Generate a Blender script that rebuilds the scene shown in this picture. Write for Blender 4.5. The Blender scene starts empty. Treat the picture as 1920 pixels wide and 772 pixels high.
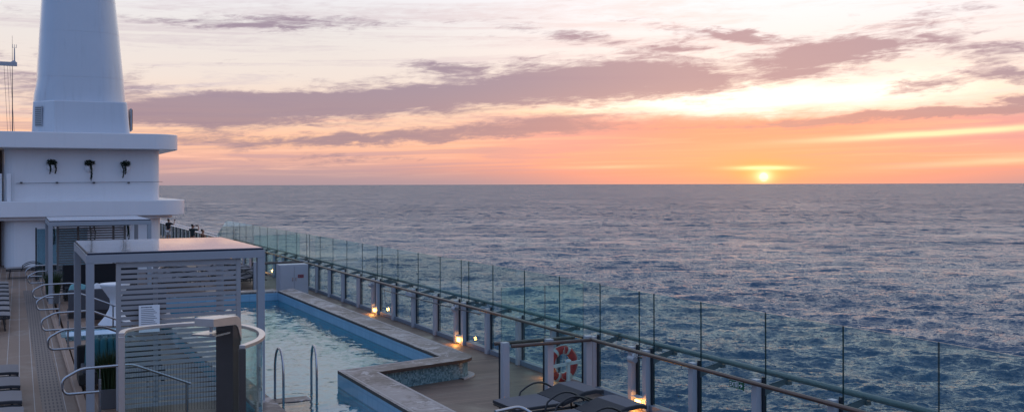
import bpy, bmesh, math, random
import numpy as np
from mathutils import Vector, Matrix
R = math.radians
PI = math.pi
rnd = random.Random(7)
sc = bpy.context.scene
C = sc.collection

# ------------------------------------------------------------------ materials
class NT:
    """small wrapper that makes node graphs shorter to write"""
    def __init__(s, tree):
        s.t = tree; s.n = tree.nodes; s.l = tree.links
    def new(s, kind, **kw):
        n = s.n.new(kind)
        for k, v in kw.items():
            setattr(n, k, v)
        return n
    def put(s, inp, v):
        if isinstance(v, bpy.types.NodeSocket):
            s.l.new(v, inp)
        else:
            inp.default_value = v
    def m(s, op, a, b=0.0, c=0.0, clamp=False):
        n = s.new('ShaderNodeMath', operation=op); n.use_clamp = clamp
        s.put(n.inputs[0], a)
        if len(n.inputs) > 1: s.put(n.inputs[1], b)
        if len(n.inputs) > 2: s.put(n.inputs[2], c)
        return n.outputs[0]
    def mix(s, f, a, b, typ='RGBA', blend='MIX'):
        n = s.new('ShaderNodeMix', data_type=typ)
        if typ == 'RGBA':
            n.blend_type = blend
            s.put(n.inputs[0], f); s.put(n.inputs[6], a); s.put(n.inputs[7], b)
            return n.outputs[2]
        s.put(n.inputs[0], f); s.put(n.inputs[2], a); s.put(n.inputs[3], b)
        return n.outputs[0]
    def noise(s, vec, scale, detail=4.0, rough=0.55, dist=0.0):
        n = s.new('ShaderNodeTexNoise')
        if vec is not None: s.l.new(vec, n.inputs['Vector'])
        n.inputs['Scale'].default_value = scale; n.inputs['Detail'].default_value = detail
        n.inputs['Roughness'].default_value = rough; n.inputs['Distortion'].default_value = dist
        return n
    def ramp(s, f, stops, interp='LINEAR'):
        n = s.new('ShaderNodeValToRGB'); cr = n.color_ramp; cr.interpolation = interp
        while len(cr.elements) < len(stops): cr.elements.new(0.5)
        for e, (p, c) in zip(cr.elements, stops):
            e.position = p; e.color = (*c, 1) if len(c) == 3 else c
        s.put(n.inputs[0], f)
        return n.outputs[0]
    def step(s, x, a, b):
        n = s.new('ShaderNodeMapRange', interpolation_type='SMOOTHSTEP')
        s.put(n.inputs[0], x); n.inputs[1].default_value = a; n.inputs[2].default_value = b
        n.inputs[3].default_value = 0; n.inputs[4].default_value = 1
        return n.outputs[0]
    def comb(s, x, y, z=0.0):
        n = s.new('ShaderNodeCombineXYZ')
        for i, v in enumerate((x, y, z)): s.put(n.inputs[i], v)
        return n.outputs[0]
    def sep(s, v):
        n = s.new('ShaderNodeSeparateXYZ'); s.l.new(v, n.inputs[0]); return n.outputs

def c4(c): return (c[0], c[1], c[2], 1.0)
MATS = {}
def base_mat(name):
    m = bpy.data.materials.new(name); m.use_nodes = True
    t = NT(m.node_tree); p = m.node_tree.nodes['Principled BSDF']
    MATS[name] = m
    return m, t, p

def paint(name, col, rough=0.45, var=0.10, scale=3.0, metal=0.0, bump=0.0, spec=0.5, streak=0.0):
    m, t, p = base_mat(name)
    geo = t.new('ShaderNodeNewGeometry'); pos = geo.outputs['Position']
    n = t.noise(pos, scale, 6, 0.6)
    f = n.outputs[0]
    col_o = t.mix(f, c4([c * (1 - var) for c in col]), c4([min(1, c * (1 + var)) for c in col]))
    if streak > 0:       # faint run-off dirt below edges, a stain that belongs to the surface
        x, y, z = t.sep(pos)
        v = t.comb(t.m('MULTIPLY', x, 5.0), t.m('MULTIPLY', y, 5.0), t.m('MULTIPLY', z, 0.35))
        n2 = t.noise(v, 1.0, 5, 0.6)
        g = t.step(n2.outputs[0], 0.52, 0.78)
        col_o = t.mix(t.m('MULTIPLY', g, streak), col_o, c4([c * 0.55 for c in col]))
    t.put(p.inputs['Base Color'], col_o)
    rr = t.m('ADD', t.m('MULTIPLY', f, 0.16), rough - 0.08)
    t.put(p.inputs['Roughness'], rr)
    p.inputs['Metallic'].default_value = metal
    p.inputs['Specular IOR Level'].default_value = spec
    if bump > 0:
        b = t.new('ShaderNodeBump'); b.inputs['Strength'].default_value = bump; b.inputs['Distance'].default_value = 0.01
        t.l.new(t.noise(pos, scale * 14, 4, 0.6).outputs[0], b.inputs['Height']); t.l.new(b.outputs[0], p.inputs['Normal'])
    return m

paint('white_paint', (0.72, 0.73, 0.75), 0.35, 0.04, 1.2, streak=0.10)
paint('funnel_paint', (0.50, 0.54, 0.60), 0.2, 0.05, 0.8, streak=0.22)
paint('rail_paint', (0.37, 0.385, 0.42), 0.4, 0.06, 6.0)
paint('pipe_paint', (0.085, 0.115, 0.125), 0.4, 0.08, 6.0)
paint('cabana_paint', (0.30, 0.32, 0.35), 0.42, 0.05, 4.0)
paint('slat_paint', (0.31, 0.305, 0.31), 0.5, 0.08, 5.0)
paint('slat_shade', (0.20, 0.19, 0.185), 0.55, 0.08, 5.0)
paint('roof_gloss', (0.60, 0.59, 0.60), 0.11, 0.04, 1.5, spec=0.8)
MATS['roof_gloss'].node_tree.nodes['Principled BSDF'].inputs['Coat Weight'].default_value = 0.55
MATS['roof_gloss'].node_tree.nodes['Principled BSDF'].inputs['Coat Roughness'].default_value = 0.02
MATS['funnel_paint'].node_tree.nodes['Principled BSDF'].inputs['Coat Weight'].default_value = 0.7
MATS['funnel_paint'].node_tree.nodes['Principled BSDF'].inputs['Coat Roughness'].default_value = 0.12
paint('navy_trim', (0.008, 0.012, 0.03), 0.5, 0.1)
paint('gasket', (0.006, 0.012, 0.02), 0.55, 0.2)
paint('kerb_paint', (0.16, 0.19, 0.23), 0.5, 0.12, 3.0)
paint('steel', (0.40, 0.41, 0.43), 0.24, 0.06, 8.0, metal=1.0)
paint('brushed_steel', (0.62, 0.58, 0.55), 0.38, 0.08, 20.0, metal=1.0)
paint('bronze', (0.075, 0.065, 0.06), 0.4, 0.1, 10.0, metal=0.4)
paint('dark_frame', (0.012, 0.013, 0.016), 0.4, 0.15)
paint('sling', (0.105, 0.105, 0.122), 0.8, 0.12, 9.0, bump=0.3)
paint('sling_light', (0.18, 0.17, 0.175), 0.8, 0.10, 9.0, bump=0.3)
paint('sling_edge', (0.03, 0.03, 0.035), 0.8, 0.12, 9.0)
paint('tabletop', (0.055, 0.075, 0.085), 0.25, 0.1)
paint('teal_fabric', (0.022, 0.135, 0.155), 0.85, 0.18, 8.0, bump=0.3)
paint('aqua_fabric', (0.16, 0.36, 0.38), 0.85, 0.15, 8.0, bump=0.3)
paint('white_fabric', (0.70, 0.71, 0.73), 0.8, 0.05, 4.0, bump=0.2)
paint('red_fabric', (0.30, 0.06, 0.06), 0.85, 0.15, 8.0)
paint('grey_fabric', (0.07, 0.07, 0.078), 0.9, 0.15, 8.0, bump=0.3)
paint('charcoal_fabric', (0.018, 0.018, 0.022), 0.9, 0.2, 8.0)
paint('wicker', (0.02, 0.017, 0.016), 0.7, 0.4, 40.0, bump=0.8)
paint('pot', (0.13, 0.13, 0.135), 0.7, 0.15, 6.0)
paint('leaf_dark', (0.012, 0.028, 0.014), 0.6, 0.5, 9.0)
paint('leaf_grass', (0.022, 0.045, 0.012), 0.6, 0.5, 12.0)
paint('soil', (0.02, 0.015, 0.012), 0.9, 0.3)
paint('orange_ring', (0.46, 0.012, 0.005), 0.5, 0.15, 10.0)
paint('reflective_band', (0.55, 0.58, 0.58), 0.4, 0.1)
paint('rope', (0.6, 0.58, 0.52), 0.8, 0.1)
paint('sign_green', (0.0, 0.095, 0.045), 0.5, 0.1)
paint('sign_red', (0.25, 0.012, 0.02), 0.5, 0.1)
paint('sign_white', (0.78, 0.80, 0.82), 0.5, 0.03)
paint('ink', (0.12, 0.13, 0.16), 0.7, 0.05)
paint('skin', (0.34, 0.19, 0.13), 0.6, 0.08)
paint('hair_dark', (0.015, 0.011, 0.009), 0.7, 0.3)
paint('hair_brown', (0.05, 0.028, 0.015), 0.7, 0.3)
paint('shirt_black', (0.012, 0.013, 0.018), 0.9, 0.2)
paint('shirt_teal', (0.018, 0.035, 0.042), 0.9, 0.2)
paint('shorts_white', (0.6, 0.58, 0.56), 0.9, 0.05)
paint('shorts_dark', (0.03, 0.03, 0.035), 0.9, 0.1)
paint('cable_dark', (0.05, 0.055, 0.06), 0.5, 0.1)
paint('hull_paint', (0.6, 0.6, 0.62), 0.5, 0.05)
paint('dark_inside', (0.015, 0.012, 0.010), 0.6, 0.3)
paint('door_panel', (0.06, 0.035, 0.02), 0.6, 0.5, 2.5)

def wood_rail():
    m, t, p = base_mat('handrail_wood')
    geo = t.new('ShaderNodeNewGeometry'); x, y, z = t.sep(geo.outputs['Position'])
    v = t.comb(t.m('MULTIPLY', x, 8.0), t.m('MULTIPLY', y, 1.2), t.m('MULTIPLY', z, 30.0))
    n = t.noise(v, 2.0, 5, 0.6)
    t.put(p.inputs['Base Color'], t.ramp(n.outputs[0], [(0.3, (0.055, 0.034, 0.028)), (0.7, (0.12, 0.075, 0.06))]))
    p.inputs['Roughness'].default_value = 0.32
wood_rail()

def deck_mat(name, ca, cb, width, along_x, seam, wet=0.35):
    """planked deck: boards with their own tone, dark or pale seams, worn and wet patches"""
    m, t, p = base_mat(name)
    geo = t.new('ShaderNodeNewGeometry'); pos = geo.outputs['Position']; x, y, z = t.sep(pos)
    if along_x: u, w = x, y
    else: u, w = y, x
    q = t.m('DIVIDE', w, width); cell = t.m('FLOOR', q); fr = t.m('FRACT', q)
    wn = t.new('ShaderNodeTexWhiteNoise', noise_dimensions='1D'); t.put(wn.inputs['W'], cell)
    off = t.m('MULTIPLY', wn.outputs['Value'], 7.0)
    seg = t.m('FLOOR', t.m('DIVIDE', t.m('ADD', u, off), 2.4))
    wn2 = t.new('ShaderNodeTexWhiteNoise', noise_dimensions='2D'); t.put(wn2.inputs['Vector'], t.comb(cell, seg))
    grain = t.noise(t.comb(t.m('MULTIPLY', u, 1.5), t.m('MULTIPLY', w, 28.0), 0.0), 1.0, 5, 0.65)
    big = t.noise(pos, 0.55, 6, 0.62, 0.4)
    tone = t.m('ADD', t.m('MULTIPLY', wn2.outputs['Value'], 0.45), t.m('MULTIPLY', grain.outputs[0], 0.55))
    col = t.mix(tone, c4(ca), c4(cb))
    worn = t.step(big.outputs[0], 0.48, 0.72)
    col = t.mix(t.m('MULTIPLY', worn, wet), col, c4([c * 0.38 for c in ca]))
    edge = t.m('LESS_THAN', t.m('ABSOLUTE', t.m('SUBTRACT', fr, 0.5)), 0.5 - 0.5 * 0.06)
    col = t.mix(edge, c4(seam), col)
    t.put(p.inputs['Base Color'], col)
    t.put(p.inputs['Roughness'], t.m('SUBTRACT', 0.62, t.m('MULTIPLY', worn, 0.3)))
    b = t.new('ShaderNodeBump'); b.inputs['Strength'].default_value = 0.35; b.inputs['Distance'].default_value = 0.006
    t.put(b.inputs['Height'], t.m('ADD', edge, t.m('MULTIPLY', grain.outputs[0], 0.4))); t.l.new(b.outputs[0], p.inputs['Normal'])
    return m
deck_mat('deck_wood', (0.080, 0.051, 0.037), (0.205, 0.137, 0.101), 0.14, True, (0.028, 0.021, 0.018), 0.5)
deck_mat('deck_tile', (0.150, 0.097, 0.069), (0.205, 0.141, 0.104), 0.235, False, (0.32, 0.30, 0.29), 0.5)
deck_mat('step_tile', (0.19, 0.12, 0.086), (0.24, 0.162, 0.122), 0.30, False, (0.27, 0.20, 0.165), 0.35)

def drain_mat():
    m, t, p = base_mat('drain_grate')
    geo = t.new('ShaderNodeNewGeometry'); pos = geo.outputs['Position']; x, y, z = t.sep(pos)
    fx = t.m('FRACT', t.m('DIVIDE', x, 0.062)); fy = t.m('FRACT', t.m('DIVIDE', y, 0.30))
    a = t.m('LESS_THAN', t.m('ABSOLUTE', t.m('SUBTRACT', fx, 0.5)), 0.2)
    b = t.m('LESS_THAN', t.m('ABSOLUTE', t.m('SUBTRACT', fy, 0.5)), 0.33)
    slot = t.m('MULTIPLY', a, b)
    big = t.noise(pos, 1.1, 5, 0.6)
    col = t.mix(big.outputs[0], c4((0.10, 0.075, 0.065)), c4((0.165, 0.13, 0.115)))
    t.put(p.inputs['Base Color'], t.mix(slot, col, c4((0.012, 0.011, 0.012))))
    p.inputs['Roughness'].default_value = 0.55
drain_mat()

def coping_mat():
    m, t, p = base_mat('coping_stone')
    geo = t.new('ShaderNodeNewGeometry'); pos = geo.outputs['Position']; x, y, z = t.sep(pos)
    big = t.noise(pos, 0.9, 7, 0.68, 0.6); fine = t.noise(pos, 9.0, 6, 0.7)
    col = t.ramp(t.m('ADD', t.m('MULTIPLY', big.outputs[0], 0.7), t.m('MULTIPLY', fine.outputs[0], 0.3)),
                 [(0.42, (0.060, 0.045, 0.042)), (0.50, (0.125, 0.102, 0.096)), (0.57, (0.24, 0.215, 0.21))])
    salt = t.step(t.noise(t.comb(t.m('MULTIPLY', x, 1.6), t.m('MULTIPLY', y, 1.6), 3.0), 1.0, 8, 0.75, 1.2).outputs[0], 0.52, 0.60)
    col = t.mix(t.m('MULTIPLY', salt, 0.75), col, c4((0.42, 0.40, 0.40)))
    jy = t.m('LESS_THAN', t.m('FRACT', t.m('DIVIDE', y, 0.9)), 0.012)
    col = t.mix(t.m('MULTIPLY', jy, 0.6), col, c4((0.30, 0.28, 0.28)))
    t.put(p.inputs['Base Color'], col); p.inputs['Roughness'].default_value = 0.5
    b = t.new('ShaderNodeBump'); b.inputs['Strength'].default_value = 0.25; b.inputs['Distance'].default_value = 0.01
    t.l.new(fine.outputs[0], b.inputs['Height']); t.l.new(b.outputs[0], p.inputs['Normal'])
coping_mat()
paint('coping_edge', (0.055, 0.033, 0.026), 0.5, 0.3, 5.0)
paint('coping_line', (0.30, 0.28, 0.275), 0.5, 0.35, 5.0)

def mosaic(name, cols, size, grout, var):
    m, t, p = base_mat(name)
    geo = t.new('ShaderNodeNewGeometry'); pos = geo.outputs['Position']; x, y, z = t.sep(pos)
    s = t.m('ADD', t.m('MULTIPLY', x, 1.0), t.m('MULTIPLY', y, 1.0))
    u = t.m('DIVIDE', s, size); v = t.m('DIVIDE', z, size); w = t.m('DIVIDE', t.m('SUBTRACT', x, y), size)
    wn = t.new('ShaderNodeTexWhiteNoise', noise_dimensions='3D')
    t.put(wn.inputs['Vector'], t.comb(t.m('FLOOR', u), t.m('FLOOR', v), 0.0))
    big = t.noise(pos, 1.2, 4, 0.6)
    f = t.m('ADD', t.m('MULTIPLY', wn.outputs['Value'], var), t.m('MULTIPLY', big.outputs[0], 1 - var))
    col = t.ramp(f, [(0.15, cols[0]), (0.5, cols[1]), (0.85, cols[2])])
    g = t.m('MAXIMUM', t.m('GREATER_THAN', t.m('FRACT', u), 0.9), t.m('GREATER_THAN', t.m('FRACT', v), 0.9))
    t.put(p.inputs['Base Color'], t.mix(t.m('MULTIPLY', g, 0.6), col, c4(grout)))
    p.inputs['Roughness'].default_value = 0.3
mosaic('mosaic_grey', [(0.04, 0.10, 0.12), (0.11, 0.21, 0.24), (0.22, 0.34, 0.36)], 0.035, (0.16, 0.18, 0.18), 0.75)
mosaic('pool_tile', [(0.17, 0.31, 0.43), (0.21, 0.36, 0.48), (0.25, 0.41, 0.53)], 0.30, (0.15, 0.28, 0.40), 0.25)
mosaic('basin_tile', [(0.03, 0.54, 0.72), (0.04, 0.62, 0.80), (0.06, 0.68, 0.84)], 0.15, (0.06, 0.30, 0.48), 0.35)
mosaic('shelf_tile', [(0.50, 0.66, 0.84), (0.56, 0.72, 0.86), (0.62, 0.78, 0.90)], 0.15, (0.5, 0.6, 0.7), 0.25)

def glass_mat(name, tint, refl=1.0, frit=False):
    m, t, p = base_mat(name)
    t.n.remove(p)
    out = [n for n in t.n if n.type == 'OUTPUT_MATERIAL'][0]
    tr = t.new('ShaderNodeBsdfTransparent'); tr.inputs[0].default_value = c4(tint)
    gl = t.new('ShaderNodeBsdfGlossy'); gl.inputs['Roughness'].default_value = 0.01; gl.inputs[0].default_value = (0.95, 1, 1, 1)
    g0 = t.new('ShaderNodeNewGeometry'); dt = t.new('ShaderNodeVectorMath', operation='DOT_PRODUCT')
    t.l.new(g0.outputs['Normal'], dt.inputs[0]); t.l.new(g0.outputs['Incoming'], dt.inputs[1])
    gr = t.m('POWER', t.m('SUBTRACT', 1.0, t.m('ABSOLUTE', dt.outputs['Value'])), 5.0)
    mx = t.new('ShaderNodeMixShader')
    t.put(mx.inputs[0], t.m('MULTIPLY', t.m('ADD', 0.035, t.m('MULTIPLY', gr, 0.9)), refl))
    t.l.new(tr.outputs[0], mx.inputs[1]); t.l.new(gl.outputs[0], mx.inputs[2])
    res = mx.outputs[0]
    geo = t.new('ShaderNodeNewGeometry')
    # thin pale film over the pane: a little diffuse
    df = t.new('ShaderNodeBsdfDiffuse'); df.inputs[0].default_value = (0.55, 0.62, 0.62, 1)
    film = t.noise(geo.outputs['Position'], 2.5, 6, 0.7)
    mf = t.new('ShaderNodeMixShader'); t.put(mf.inputs[0], t.m('MULTIPLY', film.outputs[0], 0.022))
    t.l.new(res, mf.inputs[1]); t.l.new(df.outputs[0], mf.inputs[2]); res = mf.outputs[0]
    if frit:   # fine printed lines on the lower half of the shower screen
        x, y, z = t.sep(geo.outputs['Position'])
        a = t.m('MULTIPLY', t.m('ARCTAN2', t.m('SUBTRACT', y, 12.0), t.m('SUBTRACT', x, 1.85)), 0.85)
        ln = t.m('LESS_THAN', t.m('FRACT', t.m('DIVIDE', a, 0.026)), 0.4)
        band = t.m('MULTIPLY', t.m('GREATER_THAN', z, 1.35), t.m('LESS_THAN', z, 1.95))
        d2 = t.new('ShaderNodeBsdfDiffuse'); d2.inputs[0].default_value = (0.05, 0.06, 0.07, 1)
        m2 = t.new('ShaderNodeMixShader'); t.put(m2.inputs[0], t.m('MULTIPLY', t.m('MULTIPLY', ln, band), 0.16))
        t.l.new(res, m2.inputs[1]); t.l.new(d2.outputs[0], m2.inputs[2]); res = m2.outputs[0]
    t.l.new(res, out.inputs['Surface'])
glass_mat('glass', (0.875, 0.968, 0.955), 0.6)
glass_mat('shower_glass', (0.90, 0.970, 0.955), 0.9, True)
paint('glass_edge', (0.01, 0.04, 0.04), 0.15, 0.2)
glass_mat('door_glass', (0.45, 0.6, 0.65), 1.0)

def pool_water_mat():
    m, t, p = base_mat('pool_water')
    t.n.remove(p)
    out = [n for n in t.n if n.type == 'OUTPUT_MATERIAL'][0]
    geo = t.new('ShaderNodeNewGeometry'); x, y, z = t.sep(geo.outputs['Position'])
    v = t.comb(t.m('MULTIPLY', x, 1.0), t.m('MULTIPLY', y, 1.0), 0.0)
    n1 = t.noise(v, 2.6, 5, 0.66, 0.6); n2 = t.noise(v, 9.0, 3, 0.6, 0.3)
    r1 = t.sep(n1.outputs[1]); r2 = t.sep(n2.outputs[1])
    # rings spreading from the grab rails
    dx = t.m('SUBTRACT', x, 4.7); dy = t.m('SUBTRACT', y, 19.0)
    d = t.m('SQRT', t.m('ADD', t.m('MULTIPLY', dx, dx), t.m('MULTIPLY', dy, dy)))
    ring = t.m('MULTIPLY', t.m('SINE', t.m('MULTIPLY', d, 16.0)), t.m('EXPONENT', t.m('MULTIPLY', d, -1.1)))
    ax, ay = 0.24, 0.24
    nx = t.m('ADD', t.m('MULTIPLY', t.m('SUBTRACT', r1[0], 0.5), ax), t.m('MULTIPLY', t.m('SUBTRACT', r2[0], 0.5), 0.16))
    ny = t.m('ADD', t.m('MULTIPLY', t.m('SUBTRACT', r1[1], 0.5), ay), t.m('MULTIPLY', t.m('SUBTRACT', r2[1], 0.5), 0.16))
    nx = t.m('ADD', nx, t.m('MULTIPLY', t.m('MULTIPLY', ring, 0.10), t.m('DIVIDE', dx, t.m('MAXIMUM', d, 0.05))))
    ny = t.m('ADD', ny, t.m('MULTIPLY', t.m('MULTIPLY', ring, 0.10), t.m('DIVIDE', dy, t.m('MAXIMUM', d, 0.05))))
    nm = t.new('ShaderNodeVectorMath', operation='NORMALIZE'); t.l.new(t.comb(nx, ny, 1.0), nm.inputs[0])
    tr = t.new('ShaderNodeBsdfTransparent'); tr.inputs[0].default_value = (0.30, 0.92, 0.98, 1)
    gl = t.new('ShaderNodeBsdfGlossy'); gl.inputs['Roughness'].default_value = 0.03
    t.l.new(nm.outputs[0], gl.inputs['Normal'])
    fr = t.new('ShaderNodeFresnel'); fr.inputs[0].default_value = 1.48; t.l.new(nm.outputs[0], fr.inputs['Normal'])
    mx = t.new('ShaderNodeMixShader'); t.put(mx.inputs[0], fr.outputs[0])
    t.l.new(tr.outputs[0], mx.inputs[1]); t.l.new(gl.outputs[0], mx.inputs[2]); t.l.new(mx.outputs[0], out.inputs['Surface'])
pool_water_mat()

def sea_mat():
    m, t, p = base_mat('sea_water')
    geo = t.new('ShaderNodeNewGeometry'); x, y, z = t.sep(geo.outputs['Position'])
    # turn the coordinates so that crests lie across the wind
    A = R(33)
    u = t.m('ADD', t.m('MULTIPLY', x, math.sin(A)), t.m('MULTIPLY', y, math.cos(A)))
    w = t.m('SUBTRACT', t.m('MULTIPLY', x, math.cos(A)), t.m('MULTIPLY', y, math.sin(A)))
    v = t.comb(t.m('MULTIPLY', w, 0.55), u, 0.0)
    n1 = t.noise(v, 1 / 7.0, 6, 0.88, 0.6); n2 = t.noise(v, 1 / 0.9, 3, 0.8, 0.3); n3 = t.noise(v, 1 / 120.0, 5, 0.6); n4 = t.noise(v, 1 / 30.0, 5, 0.6, 0.6)
    d4 = t.sep(n4.outputs[1])
    # long-crested swell trains in the open water away from the ship
    offshore = t.step(t.m('SQRT', t.m('ADD', t.m('MULTIPLY', x, x), t.m('MULTIPLY', y, y))), 350.0, 1400.0)
    n5 = t.noise(t.comb(t.m('MULTIPLY', w, 1 / 13.0), t.m('MULTIPLY', u, 1 / 95.0), 2.0), 1.0, 5, 0.75, 0.3); d5 = t.sep(n5.outputs[1])
    a = t.sep(n1.outputs[1]); b = t.sep(n2.outputs[1])
    gust = t.m('MAXIMUM', t.m('ADD', -0.1, t.m('MULTIPLY', n3.outputs[0], 2.0)), 0.4)
    def comp(i, s1, s2):
        q = t.m('ADD', t.m('MULTIPLY', t.m('SUBTRACT', a[i], 0.5), s1), t.m('MULTIPLY', t.m('SUBTRACT', b[i], 0.5), s2))
        q = t.m('ADD', q, t.m('MULTIPLY', t.m('SUBTRACT', d4[i], 0.5), 2.0))
        q = t.m('ADD', q, t.m('MULTIPLY', t.m('SUBTRACT', d5[i], 0.5), t.m('MULTIPLY', offshore, 2.4)))
        return t.m('MULTIPLY', q, t.m('MULTIPLY', gust, t.m('ADD', 1.0, t.m('MULTIPLY', offshore, 0.7))))
    su = comp(0, 2.8, 2.4); sw = comp(1, 1.5, 1.6)
    nx = t.m('ADD', t.m('MULTIPLY', su, math.sin(A)), t.m('MULTIPLY', sw, math.cos(A)))
    ny = t.m('SUBTRACT', t.m('MULTIPLY', su, math.cos(A)), t.m('MULTIPLY', sw, math.sin(A)))
    # ripple slopes; a ripple facet turned away from the line of sight is hidden by the one in front of it
    sl = t.comb(nx, ny, 0.0)
    dd = t.new('ShaderNodeVectorMath', operation='DOT_PRODUCT'); t.l.new(sl, dd.inputs[0]); t.l.new(geo.outputs['Incoming'], dd.inputs[1])
    dn = t.new('ShaderNodeVectorMath', operation='DOT_PRODUCT'); t.l.new(geo.outputs['Normal'], dn.inputs[0]); t.l.new(geo.outputs['Incoming'], dn.inputs[1])
    hid = t.m('LESS_THAN', t.m('ADD', dd.outputs['Value'], dn.outputs['Value']), 0.015)
    sc_ = t.new('ShaderNodeVectorMath', operation='SCALE'); t.l.new(sl, sc_.inputs[0]); t.put(sc_.inputs['Scale'], t.m('SUBTRACT', 1.0, t.m('MULTIPLY', hid, 2.0)))
    ad = t.new('ShaderNodeVectorMath', operation='ADD'); t.l.new(geo.outputs['Normal'], ad.inputs[0]); t.l.new(sc_.outputs[0], ad.inputs[1])
    nm = t.new('ShaderNodeVectorMath', operation='NORMALIZE'); t.l.new(ad.outputs[0], nm.inputs[0])
    p.inputs['Base Color'].default_value = (0.014, 0.056, 0.105, 1)
    p.inputs['Roughness'].default_value = 0.10
    p.inputs['IOR'].default_value = 1.33; p.inputs['Specular Tint'].default_value = (0.68, 0.88, 1.0, 1)
    t.l.new(nm.outputs[0], p.inputs['Normal'])
sea_mat()

def lamp_mat():
    m, t, p = base_mat('lamp_glow')
    p.inputs['Base Color'].default_value = (0.8, 0.6, 0.4, 1)
    p.inputs['Emission Color'].default_value = (1.0, 0.46, 0.11, 1)
    p.inputs['Emission Strength'].default_value = 7.0
    m, t, p = base_mat('window_glow')
    p.inputs['Emission Color'].default_value = (1.0, 0.62, 0.28, 1)
    p.inputs['Emission Strength'].default_value = 0.9
lamp_mat()

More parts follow.
